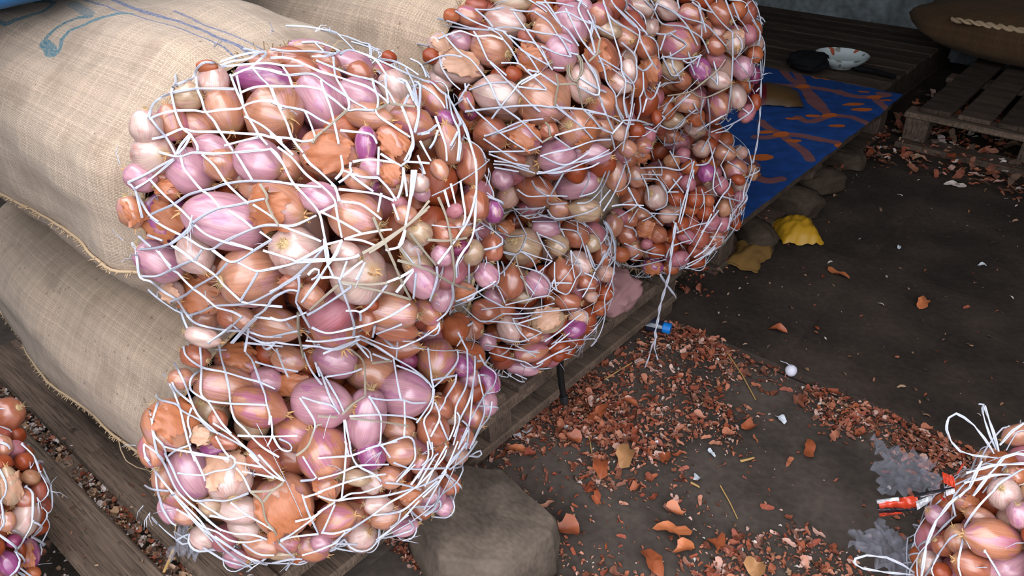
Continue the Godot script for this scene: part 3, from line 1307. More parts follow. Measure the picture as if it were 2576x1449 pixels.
func px_pts(text: String, depth: float) -> PackedVector3Array:
	var out := PackedVector3Array()
	for w in text.split(" ", false):
		var f := w.split(",")
		out.append(EYE + ray(float(f[0]), float(f[1])) * (float(f[2]) if f.size() > 2 else depth))
	return out


func blob(size: Vector3, e: float, lumps: float, sd: int, rows := 24, cols := 33) -> ArrayMesh:
	var b := MB.new()
	var nz := noise(1.0, sd, 3)
	for i in rows:
		var th := PI * i / (rows - 1)
		for j in cols:
			var a := TAU * j / (cols - 1)
			var u := Vector3(cos(a) * sin(th), cos(th), sin(a) * sin(th))
			var k := 1.0 + lumps * nz.get_noise_3d(u.x * 1.6, u.y * 1.6, u.z * 1.6)
			b.vert(Vector3(spow(u.x, e), spow(u.y, e), spow(u.z, e)) * size * k, Vector2(a * size.x, th * size.y))
	b.weave(0, rows, cols)
	return b.closed()


# a sheet of cloth or film: crumpled grid, with a small real thickness
func sheet(w: float, l: float, nu: int, nv: int, f: Callable, thick := 0.0012) -> ArrayMesh:
	var b := MB.new()
	for side in 2:
		var first := b.v.size()
		for i in nu:
			for j in nv:
				var u := float(i) / (nu - 1)
				var v := float(j) / (nv - 1)
				var p: Vector3 = f.call(u, v)
				b.vert(p - Vector3(0, thick * side, 0), Vector2(u, v))
		b.weave(first, nu, nv)
	return b.commit(true)


func make_cloth_texture() -> ImageTexture:
	# blue ground with orange branching bands, ovals and lozenges
	var W := 1024
	var H := 640
	var im := Image.create(W, H, false, Image.FORMAT_RGB8)
	var nz := noise(0.02, 61, 3)
	for y in H:
		for x in W:
			var k := 1.0 + 0.14 * nz.get_noise_2d(x, y)
			im.set_pixel(x, y, Color(0.13 * k, 0.27 * k, 0.52 * k))
	var band := rgb(128, 82, 84)
	var leaf := rgb(190, 96, 44)
	# all places are along (x) and across (y) the cloth in pixels of this print
	for node in CLOTH_NODES:
		for arm in node[1]:
			var c := Curve2D.new()
			for i in arm.size():
				var t: Vector2 = (arm[mini(i + 1, arm.size() - 1)] - arm[maxi(i - 1, 0)]) * 0.2
				c.add_point(arm[i], -t, t)
			var L := c.get_baked_length()
			for i in int(L / 3.0) + 1:
				disk_px(im, c.sample_baked(i * 3.0), Vector2(13, 13), 0.0, band)
		disk_px(im, node[0], Vector2(24, 15), 0.5, leaf)
	for l in CLOTH_LEAVES:
		disk_px(im, l[0], l[1], l[2], leaf)
	return tex(im)


func disk_px(im: Image, at: Vector2, r: Vector2, turn: float, c: Color) -> void:
	var m := maxf(r.x, r.y) + 1.0
	for y in range(int(at.y - m), int(at.y + m) + 1):
		for x in range(int(at.x - m), int(at.x + m) + 1):
			if x < 0 or y < 0 or x >= im.get_width() or y >= im.get_height():
				continue
			var q := Vector2(x - at.x, y - at.y).rotated(-turn)
			if q.x * q.x / (r.x * r.x) + q.y * q.y / (r.y * r.y) < 1.0:
				im.set_pixel(x, y, c)


const CLOTH := [1.36, 3.02, -0.84, 0.028]   # x from, x to, z from, z to
func cloth_px(x: float, y: float) -> Vector2:
	var p := on_plane(x, y, 0.17)
	return Vector2((p.x - CLOTH[0]) / (CLOTH[1] - CLOTH[0]) * 1024.0, (p.z - CLOTH[2]) / (CLOTH[3] - CLOTH[2]) * 640.0)

var CLOTH_NODES := []
var CLOTH_LEAVES := []


func cloth_pattern() -> void:
	for arms in ["2085,290;2040,255 2022,225 1990,215;2140,295 2180,310 2215,322;2060,300 2030,305 2005,293", "2020,218;1985,195 1965,170;2090,228 2130,240 2190,245;1975,214 1950,212;2050,245 2078,280",
			"2200,245;2220,265 2255,290;2235,238 2215,235;2150,243 2110,230", "1962,337;1930,320 1915,305;2010,340 2060,350 2105,358;1985,355 2020,380 2035,402;1930,345 1900,343",
			"1965,165;1950,155 1925,150;2000,140 1985,150;2000,180 2020,210", "1890,440;1930,455 1965,450;1900,420 1880,400"]:
		var parts = arms.split(";")
		var c = parts[0].split(",")
		var at := cloth_px(float(c[0]), float(c[1]))
		var list := []
		for i in range(1, parts.size()):
			var arm := PackedVector2Array([at])
			for w in parts[i].split(" "):
				var f = w.split(",")
				arm.append(cloth_px(float(f[0]), float(f[1])))
			list.append(arm)
		CLOTH_NODES.append([at, list])
	for w in "2044,291,34,15 2104,316,36,16 1935,152,26,12 1990,165,26,12 2174,231,28,12 2230,253,28,12 1924,331,34,14 1992,353,34,14 2062,193,40,26 2090,198,44,20 2145,262,52,16 2165,275,48,18 1995,298,34,13 2120,365,40,20 1912,395,50,24".split(" "):
		var f := w.split(",")
		CLOTH_LEAVES.append([cloth_px(float(f[0]), float(f[1])), Vector2(float(f[2]) * 0.62, float(f[3]) * 0.75), 0.9])


func make_objects() -> void:
	make_wares()
	make_floor_things()
	make_strings()
	make_twines()


func make_wares() -> void:
	cloth_pattern()
	var nz := noise(1.0, 333, 3)
	var m := mat(Color.WHITE, 0.9, 0.25)
	m.albedo_texture = make_cloth_texture()
	m.cull_mode = BaseMaterial3D.CULL_DISABLED
	var o: Node3D = obj("blue_cloth", sheet(1, 1, 90, 64, func(u, v):
		var x: float = lerpf(CLOTH[0], CLOTH[1], u)
		var z: float = lerpf(CLOTH[2], CLOTH[3], v) + 0.012 * nz.get_noise_2d(u * 5.0, 3.0) * v
		var y: float = 0.1695 + 0.003 * nz.get_noise_2d(x * 4.0, z * 4.0) + 0.003 * nz.get_noise_2d(x * 14.0, z * 14.0)
		var past := maxf(0.0, z - 0.015)
		return Vector3(x, y - past * past * 4.0, z - past * past * 2.0)), m)
	metas(o, "blue cloth printed with orange branches and ovals, spread over the dark pallet", "cloth")
	# bowl
	var at := on_plane(2112, 168, 0.17)
	o = base("bowl", "white floral porcelain bowl beside the blue cloth's far edge", "bowl", at)
	var b := MB.new()
	var prof := [Vector2(0.0, 0.004), Vector2(0.045, 0.004), Vector2(0.048, 0.0), Vector2(0.052, 0.012), Vector2(0.078, 0.03), Vector2(0.098, 0.058), Vector2(0.108, 0.082), Vector2(0.105, 0.083), Vector2(0.094, 0.06), Vector2(0.07, 0.033), Vector2(0.0, 0.024)]
	for i in prof.size():
		for j in 37:
			var a := TAU * j / 36.0
			b.vert(Vector3(prof[i].x * cos(a), prof[i].y, prof[i].x * sin(a)), Vector2(j / 36.0, float(i) / (prof.size() - 1)))
	b.weave(0, prof.size(), 37)
	var im := Image.create(512, 128, false, Image.FORMAT_RGB8)
	im.fill(rgb(205, 215, 215))
	var r := RandomNumberGenerator.new()
	r.seed = 4
	for i in 34:
		disk_px(im, Vector2(r.randi_range(10, 500), r.randi_range(30, 100)), Vector2(r.randf_range(4, 14), r.randf_range(3, 8)), r.randf() * 3.0, [rgb(176, 92, 66), rgb(150, 150, 140), rgb(120, 130, 120)][i % 3])
	m = mat(Color.WHITE, 0.25, 0.5)
	m.albedo_texture = tex(im)
	obj("body", b.closed(), m, o).scale = Vector3(1.12, 0.72, 1.12)
	o = obj("black_hat", blob(Vector3(0.095, 0.038, 0.085), 0.85, 0.25, 12), mat(rgb(26, 26, 28), 0.9, 0.2))
	o.position = on_plane(2030, 176, 0.17) + Vector3(0, 0.042, 0)
	metas(o, "crumpled black hat lying against the white bowl", "hat")
	o = base("thin_rod", "thin black rod lying on the deck right of the bowl", "rod")
	sweep_rope("shaft", o, PackedVector3Array([on_plane(2150, 172, 0.183), on_plane(2200, 180, 0.183), on_plane(2252, 193, 0.183)]), 0.013, mat(rgb(18, 18, 20), 0.6, 0.4), 1)
	# snack bag lying on the cloth
	at = on_plane(1930, 246, 0.175)
	o = base("snack_packet", "dark red and tan snack packet lying on the blue cloth", "packet", at)
	var pk := func(u, v):
		var x: float = (u - 0.5) * 0.20
		var z: float = (v - 0.5) * 0.27
		var puff := 0.055 * pow(sin(PI * u) * sin(PI * v), 0.55)
		return Vector3(x, puff + 0.006 * nz.get_noise_2d(u * 7.0, v * 7.0) + 0.002, z)
	obj("red_half", sheet(1, 1, 18, 12, func(u, v): return pk.call(u, v * 0.45)), mat(rgb(84, 20, 28), 0.4, 0.5), o)
	obj("tan_half", sheet(1, 1, 18, 14, func(u, v): return pk.call(u, 0.45 + v * 0.55)), mat(rgb(84, 60, 34), 0.45, 0.5), o)
	o.rotation.y = 0.5
	# dark sack on the right pallet, white one on top
	o = base("jute_sack", "dark brown full jute sack lying on the pallet by the wall", "sack", Vector3(3.84, 0.338, 0.62))
	obj("jute_body", blob(Vector3(0.34, 0.155, 0.80), 0.72, 0.08, 21, 32, 49), M.jute_dark, o)
	sweep_rope("sewn_seam", o, PackedVector3Array([Vector3(-0.31, 0.05, -0.6), Vector3(-0.34, 0.05, 0.0), Vector3(-0.31, 0.05, 0.6)]), 0.008, M.jute_thread, 2)
	o = base("white_sack", "greyish white woven plastic sack on top of the brown sack", "sack", Vector3(3.90, 0.69, 0.86))
	obj("body", blob(Vector3(0.30, 0.19, 0.60), 0.7, 0.10, 25, 26, 41), mat(rgb(176, 176, 186), 0.6, 0.4), o)
	# blue bale on the nearest sack
	var bm := mat(rgb(38, 108, 168), 0.5, 0.5)
	o = base("blue_bale", "blue plastic bale lying across the top of the nearest upper sack", "bale", Vector3(0.0, 1.102, -0.548))
	obj("body", blob(Vector3(0.36, 0.125, 0.255), 0.6, 0.10, 29, 30, 61), bm, o)
	b = MB.new()
	for k in 3:
		var pts := PackedVector3Array()
		for i in 20:
			var a := PI * 0.1 + PI * 0.8 * i / 19.0
			pts.append(Vector3(-0.2 + 0.2 * k + 0.01 * sin(i), 0.128 * sin(a), 0.25 * cos(a)))
		b.tube(pts, 0.004, 0.004, 5)
	obj("fold_ridge", b.commit(), bm, o)


func make_floor_things() -> void:
	var nz := noise(1.0, 71, 3)
	# stone under the pallet's corner
	var b := MB.new()
	var P := [on_plane(1150, 1165, 0.115), on_plane(1262, 1178, 0.115), on_plane(1392, 1296, 0.115), on_plane(1384, 1336, 0.115), on_plane(1288, 1412, 0.115), on_plane(1110, 1400, 0.115), on_plane(1040, 1290, 0.115)]
	var mid := Vector3.ZERO
	for p in P:
		mid += p / P.size()
	mid.y = 0.0
	var hull := PackedVector2Array()
	for p in P:
		hull.append(Vector2(p.x - mid.x, p.z - mid.z))
	var rings := [[0.80, 0.0], [1.12, 0.004], [1.10, 0.06], [1.03, 0.106], [0.97, 0.114], [0.6, 0.115], [0.0, 0.115]]
	var per := 42
	for g in rings:
		for j in per + 1:
			var f := float(j % per) / per * hull.size()
			var q := hull[int(f) % hull.size()].lerp(hull[(int(f) + 1) % hull.size()], f - int(f))
			var p := Vector3(q.x * g[0], g[1], q.y * g[0])
			var k: float = 1.0 + 0.05 * nz.get_noise_3d(p.x * 22.0, p.y * 22.0, p.z * 22.0)
			b.vert(Vector3(p.x * k, p.y + (0.001 * nz.get_noise_3d(p.x * 40.0, 2.0, p.z * 40.0) if g[1] > 0.05 else 0.0), p.z * k))
	b.weave(0, rings.size(), per + 1)
	var o: Node3D = obj("stone_block", b.closed(), M.stone)
	o.position = mid
	metas(o, "grey brown stone block supporting the pallet corner below the nearest sacks", "stone")
	# smaller rubble under the rear pallet edge
	var rub := [[1700, 640, 0.10, "flat"], [1990, 505, 0.11, "broad"], [2060, 455, 0.10, "narrow"], [1900, 590, 0.09, "pale"], [1545, 850, 0.038, "dark"], [1640, 752, 0.036, "squat"], [2130, 395, 0.08, "round"]]
	var rl := ["flat grey rubble stone beside the rearmost lower sack", "broad grey rubble stone under the blue cloth's front edge", "narrow rubble stone under the blue cloth near its drooping fold", "pale rubble stone next to the tan foam scrap", "dark squarish stone behind the near pallet's beam", "squat stone between the two pallets below the dangling twine", "rounded stone near the blue cloth's outer corner"]
	for i in rub.size():
		var at := on_plane(rub[i][0], rub[i][1], 0.05)
		at.y = rub[i][2] * 0.39
		if at.x > 1.105:
			at.y += 0.012
		o = obj("rubble_stone", blob(Vector3(rub[i][2] * 0.95, rub[i][2] * 0.42, rub[i][2] * 0.62), 0.6, 0.3, 300 + i, 14, 19), M.rubble)
		o.position = at + Vector3(0, 0, 0.0 if rub[i][2] > 0.05 else -0.06)
		o.rotation.y = i * 1.3
		metas(o, rl[i], "stone", "rubble stones under the pallet edge")
	# yellow packet and tan foam
	var pk := func(u, v):
		var x: float = (u - 0.5)
		var z: float = (v - 0.5)
		return Vector3(x * 0.15, 0.012 + 0.05 * pow(sin(PI * u) * sin(PI * v), 0.5) + 0.012 * nz.get_noise_2d(u * 4.0, v * 4.0), z * 0.13)
	o = obj("yellow_packet", sheet(1, 1, 16, 16, pk, 0.004), mat(rgb(172, 128, 26), 0.5, 0.5))
	o.position = on_plane(2002, 592, 0.015)
	o.rotation.y = 0.7
	metas(o, "crumpled yellow plastic packet lying on the slab near the rubble", "packet")
	o = obj("foam_scrap", sheet(1, 1, 14, 12, func(u, v): return Vector3((u - 0.5) * 0.20, 0.014 + 0.030 * pow(sin(PI * u) * sin(PI * v), 0.4) + 0.010 * nz.get_noise_2d(u * 3.0, v * 3.0), (v - 0.5) * (0.1 + 0.05 * nz.get_noise_2d(u * 3.0, 4.0))), 0.008), mat(rgb(112, 84, 46), 0.95, 0.2))
	o.position = on_plane(1888, 645, 0.015)
	o.rotation.y = 0.15
	metas(o, "torn tan foam scrap on the slab left of the yellow packet", "scrap")
	# bundle of mauve cloth under the rear sack
	o = obj("cloth_bundle", blob(Vector3(0.075, 0.045, 0.07), 0.8, 0.3, 44), mat(rgb(150, 112, 112), 0.9, 0.2))
	var at := EYE + ray(1578, 712) * 1.73
	o.position = Vector3(0.85, 0.217, -0.015)
	metas(o, "dusty mauve cloth bundle tucked on the pallet between two lower sacks", "cloth")
	# black rod hanging at the middle lower sack
	o = base("black_rod", "short black rubber rod hanging below the middle lower sack", "rod")
	sweep_rope("shaft", o, px_pts("1408,880,1.60 1409,930,1.63 1414,975,1.66 1421,1012,1.68", 1.6), 0.0085, mat(rgb(20, 20, 22), 0.5, 0.5), 1)
	b = MB.new()
	var ends := px_pts("1418,996,1.672 1421,1014,1.681", 1.6)
	b.tube(ends, 0.0105, 0.009, 9)
	obj("end_cap", b.commit(), mat(rgb(30, 30, 33), 0.4, 0.5), o)
	# little dark bottle with blue cap
	at = on_plane(1656, 820, 0.03)
	o = base("small_bottle", "small dark bottle with bright blue cap lying among skins", "bottle", at)
	b = MB.new()
	var ax := (on_plane(1690, 826, 0.03) - on_plane(1632, 812, 0.03)).normalized()
	b.tube(PackedVector3Array([-ax * 0.030, -ax * 0.028, -ax * 0.005, ax * 0.012, ax * 0.016]), 0.020, 0.012, 14, 1.15)
	obj("body", b.commit(), mat(rgb(34, 36, 52), 0.15, 0.6), o)
	b = MB.new()
	b.tube(PackedVector3Array([ax * 0.013, ax * 0.016, ax * 0.032, ax * 0.034]), 0.0150, 0.0150, 14)
	obj("blue_cap", b.commit(), mat(rgb(20, 118, 200), 0.4, 0.5), o)
	# white pearl onion with a thread
	at = on_plane(1990, 932, 0.016)
	o = base("white_ball", "small white ball with a short thread at the slab edge", "ball", at)
	obj("body", blob(Vector3(0.0145, 0.0155, 0.0145), 1.0, 0.05, 3, 14, 21), mat(rgb(206, 202, 214), 0.6, 0.4), o)
	sweep_rope("thread", o, PackedVector3Array([Vector3(-0.004, 0.014, 0), Vector3(-0.008, 0.022, -0.012), Vector3(-0.002, 0.016, -0.03)]), 0.0012, M.twine, 1)
	# straw stalks and twigs
	var stalks := [["1830,888,0 1868,945,0 1901,1006,0", "thin tan straw stalk lying on bare floor near the slab edge", 0.0022], ["1812,1222,0 1835,1262,0 1856,1306,0", "yellowish stalk lying among skins towards the tied net bag", 0.0018], ["1482,1100,0 1494,1165,0 1506,1206,0", "dark brown twig standing out of the skins beside the stone block", 0.0016], ["437,1382,1 425,1412,1 412,1440,1", "short brown twig on the pallet boards under the nearest lower sack", 0.003], ["1862,1160,0 1880,1156,0 1897,1151,0", "pale chip of stalk on the bare floor middle", 0.003], ["1738,1214,0 1752,1221,0 1760,1226,0", "cream chip of stalk beside a white flake", 0.003], ["1520,955,0 1560,930,0 1590,912,0", "tan straw lying across the skin heap by the pallet", 0.0018]]
	for s in stalks:
		var pts := PackedVector3Array()
		for w in s[0].split(" "):
			var f = w.split(",")
			pts.append(on_plane(float(f[0]), float(f[1]), (0.172 if f[2] == "1" else 0.004) + s[2] * 1.2))
		o = sweep_rope("straw", null, pts, s[2], mat(rgb(176, 140, 88), 0.85, 0.3), 1)
		metas(o, s[1], "straw", "loose straws")
	# white scraps
	var scraps := [[1330, 1081, 0.016, "bluish white plastic scrap beside the pallet post"], [1424, 1078, 0.015, "white plastic scrap in bare patch right of the pallet post"], [1963, 1056, 0.016, "bluish torn scrap on the bare floor before the slab edge"], [1754, 1205, 0.012, "small rounded white flake on bare floor"], [1648, 1118, 0.010, "tiny pale flake right of the big orange skin"], [1790, 1140, 0.011, "curled white flake on the bare floor middle"], [2262, 622, 0.012, "white speck lying alone on the dark slab"], [2470, 668, 0.014, "pale splinter scrap at the slab's outer side"], [1300, 1100, 0.012, "faint grey scrap at the foot of the pallet post"]]
	for i in scraps.size():
		o = obj("plastic_scrap", flakes[i % 5], mat(rgb(196, 200, 206), 0.5, 0.5))
		o.position = on_plane(scraps[i][0], scraps[i][1], 0.006 if scraps[i][0] < 2000 else 0.016)
		o.scale = Vector3.ONE * scraps[i][2]
		o.rotation.y = i * 2.1
		metas(o, scraps[i][3], "scrap", "plastic scraps on the floor")
	# large skins one can point at
	var skins := [[1506, 1040, 0.042, "o", "large crinkled orange onion skin standing by the pallet foot"], [1583, 1012, 0.030, "o", "shiny red onion skin just right of the large orange one"], [1572, 1150, 0.050, "t", "tan fan-shaped onion skin in the middle of the litter"], [1443, 1108, 0.034, "o", "rust orange onion skin near the white plastic scraps"], [1672, 1152, 0.030, "o", "long bright red onion skin on the bare patch"], [1690, 1335, 0.044, "c", "broad orange onion skin near the lower frame edge's middle"], [1640, 1415, 0.048, "o", "wide amber onion skin below the pale crumpled one"], [1722, 1380, 0.034, "c", "pale pink crumpled onion skin above a wide amber one"], [1802, 1370, 0.032, "o", "dark red onion skin right of the pale crumpled one"], [1885, 1078, 0.034, "o", "narrow rusty onion skin on the bare floor"], [2108, 690, 0.045, "c", "bright orange onion skin on the slab nearest the yellow packet"], [2322, 764, 0.045, "c", "solitary orange onion skin in the middle of the slab"], [1955, 830, 0.035, "o", "orange onion skin just above the slab edge"], [1900, 1435, 0.036, "t", "tan onion skin at the lowest part of the floor"], [1700, 1290, 0.030, "c", "curled peach onion skin among darker litter"], [2035, 1130, 0.036, "o", "rusty onion skin on bare floor between heaps"], [1300, 1130, 0.03, "c", "peach onion skin lodged at the stone block's far corner"], [1510, 1180, 0.04, "o", "reddish onion skin right of the stone block"], [1430, 1340, 0.045, "o", "large rust onion skin against the stone block's bright side"], [183, 765, 0.0, "o", ""]]
	for i in skins.size():
		if skins[i][4] == "":
			continue
		o = obj("onion_skin", flakes[i % 5], mat({"o": rgb(150, 78, 46), "c": rgb(180, 104, 64), "t": rgb(164, 118, 78)}[skins[i][3]], 0.5, 0.5))
		o.position = on_plane(skins[i][0], skins[i][1], 0.012 if skins[i][0] < 1940 or skins[i][1] > 1000 else 0.018)
		o.scale = Vector3.ONE * skins[i][2] * 0.7
		o.rotation = Vector3(0.1 * sin(i * 3.0), i * 1.7, 0.1 * cos(i * 5.0))
		metas(o, skins[i][4], "onion skin", "large skins on the floor")
	# a loose shallot in front of the stone
	o = base("shallot", "loose orange shallot lying on the floor below the stone block", "shallot", on_plane(1300, 1432, 0.024))
	var bb := obj("bulb", bulbs[0], M.skin_o0, o)
	bb.scale = Vector3(0.025, 0.027, 0.025)
	bb = obj("dry_neck", neck_mesh, M.neck, o)
	bb.scale = Vector3(0.025, 0.027, 0.025)
	o.rotation = Vector3(0.4, 0.3, 1.3)
	# thin plastic film
	var film := mat(Color(0.80, 0.80, 0.86, 0.12), 0.3, 0.5)
	film.transparency = BaseMaterial3D.TRANSPARENCY_ALPHA
	film.roughness = 0.35
	var films := [[2275, 1195, 0.16, 0.11, 0.01, "clear crumpled plastic film lying by the red wrapper"], [2245, 1400, 0.15, 0.10, 0.01, "clear plastic film beside the lower white twine loop"], [478, 1362, 0.05, 0.085, 0.18, "torn wisp of white plastic film under the nearest lower sack"]]
	for i in films.size():
		var f = films[i]
		o = obj("plastic_film", sheet(1, 1, 20, 20, func(u, v): return Vector3((u - 0.5) * f[2] * (1.0 - 0.35 * v) * (1.0 + 0.5 * nz.get_noise_2d(v * 4.0, i * 7.0)), 0.006 + 0.035 * absf(nz.get_noise_2d(u * 7.0 + i * 9, v * 7.0)), (v - 0.5) * f[3] * (1.0 + 0.6 * nz.get_noise_2d(u * 4.0 + 30.0, i * 5.0))), 0.0006), film)
		o.position = on_plane(f[0], f[1], f[4])
		o.rotation.y = 0.4 + i
		metas(o, f[5], "plastic film", "thin plastic films")


func make_strings() -> void:
	# the wrapper strip in red, white and black, tied to the net bag
	var o := base("wrapper_strip", "crumpled red, white and black wrapper strip tied at the net bag", "wrapper")
	var nz := noise(1.0, 91, 2)
	var strip := func(x0: float, y0: float, x1: float, y1: float, w0: float, w1: float, d0: float, d1: float) -> ArrayMesh:
		return sheet(1, 1, 14, 5, func(u, v):
			var w: float = lerpf(w0, w1, u) * (v - 0.5)
			var d: float = lerpf(d0, d1, u) + 0.010 * nz.get_noise_2d(u * 3.0, v * 2.0) - 0.008 * sin(PI * v)
			return EYE + ray(lerpf(x0, x1, u) + w * 0.15, lerpf(y0, y1, u) + w) * d, 0.0007)
	var red := mat(rgb(206, 66, 38), 0.28, 0.6)
	var white := mat(rgb(235, 236, 240), 0.3, 0.6)
	var dark := mat(rgb(40, 46, 54), 0.3, 0.6)
	obj("red_band", strip.call(2212, 1273, 2310, 1262, 22, 34, 1.30, 1.28), red, o)
	obj("white_band", strip.call(2206, 1262, 2262, 1256, 9, 12, 1.298, 1.285), white, o)
	obj("white_tip", strip.call(2306, 1272, 2344, 1252, 22, 12, 1.24, 1.21), white, o)
	obj("white_fold", strip.call(2316, 1247, 2356, 1240, 8, 7, 1.24, 1.21), white, o)
	obj("dark_band", strip.call(2210, 1283, 2310, 1280, 16, 6, 1.302, 1.283), dark, o)
	obj("red_edge", strip.call(2212, 1294, 2270, 1290, 10, 5, 1.303, 1.29), red, o)
	obj("dark_neck", strip.call(2300, 1246, 2400, 1228, 8, 8, 1.20, 1.12), dark, o)
	obj("red_curl", strip.call(2372, 1200, 2402, 1214, 26, 30, 1.115, 1.11), red, o)
	obj("white_curl", strip.call(2380, 1240, 2402, 1234, 14, 12, 1.115, 1.11), white, o)
	obj("red_tail", strip.call(2408, 1190, 2424, 1166, 8, 9, 1.115, 1.11), red, o)
	obj("red_spot", strip.call(2368, 1252, 2378, 1258, 14, 10, 1.115, 1.11), red, o)
	# ties of the net bag
	var bag: Node3D = null
	for s in SACKS:
		if s.k == "NR":
			bag = s.node
	sweep_rope("tie_loop", bag, px_pts("2500,1140 2478,1105 2450,1070 2425,1050 2405,1040 2385,1052 2380,1078 2392,1110 2415,1135 2450,1146 2510,1152", 1.13), 0.0012, M.twine)
	sweep_rope("tie_end", bag, px_pts("2505,1130 2490,1095 2478,1060 2470,1030 2476,1018 2462,1016", 1.13), 0.0011, M.twine)
	sweep_rope("tie_end", bag, px_pts("2512,1135 2500,1090 2486,1050 2476,1020", 1.125), 0.0014, M.twine)
	sweep_rope("tie_strand", bag, px_pts("2515,1120 2545,1085 2580,1062", 1.11), 0.0013, M.twine)
	sweep_rope("tie_strand", bag, px_pts("2448,1248 2480,1205 2525,1150 2560,1140 2600,1150", 1.115), 0.0015, M.twine)
	sweep_rope("tie_strand", bag, px_pts("2318,1449 2330,1370 2355,1310 2390,1265 2440,1225", 1.12), 0.0015, M.twine)
	sweep_rope("tie_strand", bag, px_pts("2470,1160 2455,1190 2440,1225 2412,1250", 1.115), 0.0016, M.twine)
	sweep_rope("tie_strand", bag, px_pts("2430,1190 2500,1170 2590,1165", 1.115), 0.0014, M.twine)
	sweep_rope("tie_strand", bag, px_pts("2425,1215 2500,1195 2590,1190", 1.115), 0.0014, M.twine)
	sweep_rope("tie_loop", bag, px_pts("2300,1440 2270,1420 2230,1402 2180,1397 2152,1405 2148,1418 2170,1430 2230,1440 2300,1446", 1.22), 0.0013, M.twine)
	# twines that hang from the rear sacks
	for s in SACKS:
		if s.k == "LF":
			sweep_rope("loose_jute_thread", s.node, px_pts("298,1105,1.34 304,1132,1.34 318,1160,1.34 345,1176,1.33 370,1182,1.32 385,1190,1.31", 1.3), 0.0012, M.jute_thread, 1)
		if s.k == "UM":
			sweep_rope("twine_ring", s.node, px_pts("1450,135,1.16 1462,150,1.16 1464,180,1.16 1452,205,1.16 1436,200,1.16 1428,178,1.16 1434,150,1.16 1452,140,1.16", 1.16), 0.0019, M.twine_old)


# twines that hang from the rear sacks: things of their own
func make_twines() -> void:
	var o := base("twine", "long white twine dangling from the rearmost lower sack, frayed at its end", "twine")
	sweep_rope("strand", o, px_pts("1700,560,1.70 1694,600,1.70 1688,640,1.71 1684,690,1.75 1672,730,1.78 1660,770,1.81 1655,805,1.84 1648,835,1.86 1650,850,1.87", 1.8), 0.0022, M.twine)
	sweep_rope("short_end", o, px_pts("1660,690,1.77 1676,715,1.79 1695,740,1.81 1700,748,1.82", 1.8), 0.0017, M.twine)
	sweep_rope("frayed_end", o, px_pts("1650,850,1.87 1640,870,1.88 1632,900,1.89 1622,925,1.90", 1.8), 0.0012, M.twine)
	sweep_rope("frayed_end", o, px_pts("1650,850,1.87 1646,875,1.88 1655,905,1.89", 1.8), 0.0012, M.twine)
	o = base("twine", "white twine hanging past the rearmost upper sack in front of the blue cloth", "twine")
	sweep_rope("strand", o, px_pts("1895,60,1.72 1912,120,1.72 1915,200,1.73 1911,300,1.76 1905,360,1.79 1894,410,1.82", 1.8), 0.0016, M.twine)
	sweep_rope("frayed_tuft", o, px_pts("1885,45,1.70 1900,38,1.70 1918,46,1.70 1925,56,1.70", 1.8), 0.0015, M.twine)
	sweep_rope("frayed_tuft", o, px_pts("1883,50,1.70 1902,46,1.70 1914,54,1.70 1920,62,1.70", 1.8), 0.0014, M.twine)


# ---------------------------------------------------------------- litter of skins
func litter(called: String, label: String, count: int, mesh: Mesh, size: Vector2, where: Callable, cols: Array, sd: int) -> void:
	var r := RandomNumberGenerator.new()
	r.seed = sd
	var mm := MultiMesh.new()
	mm.transform_format = MultiMesh.TRANSFORM_3D
	mm.use_colors = true
	mm.mesh = mesh
	mm.instance_count = count
	for i in count:
		var p: Vector3 = where.call(r)
		var k := lerpf(size.x, size.y, pow(r.randf(), 3.2))
		var B := Basis.from_euler(Vector3(r.randfn(0.0, 0.35), r.randf() * TAU, r.randfn(0.0, 0.35))).scaled(Vector3.ONE * k)
		mm.set_instance_transform(i, Transform3D(B, p))
		var c: Color = cols[r.randi() % cols.size()]
		mm.set_instance_color(i, c.lightened(r.randf_range(-0.08, 0.10)).srgb_to_linear())
	var h := MultiMeshInstance3D.new()
	h.name = called
	h.multimesh = mm
	h.material_override = M.litter
	add_child(h)
	metas(h, label, "onion skins", "", "stuff")


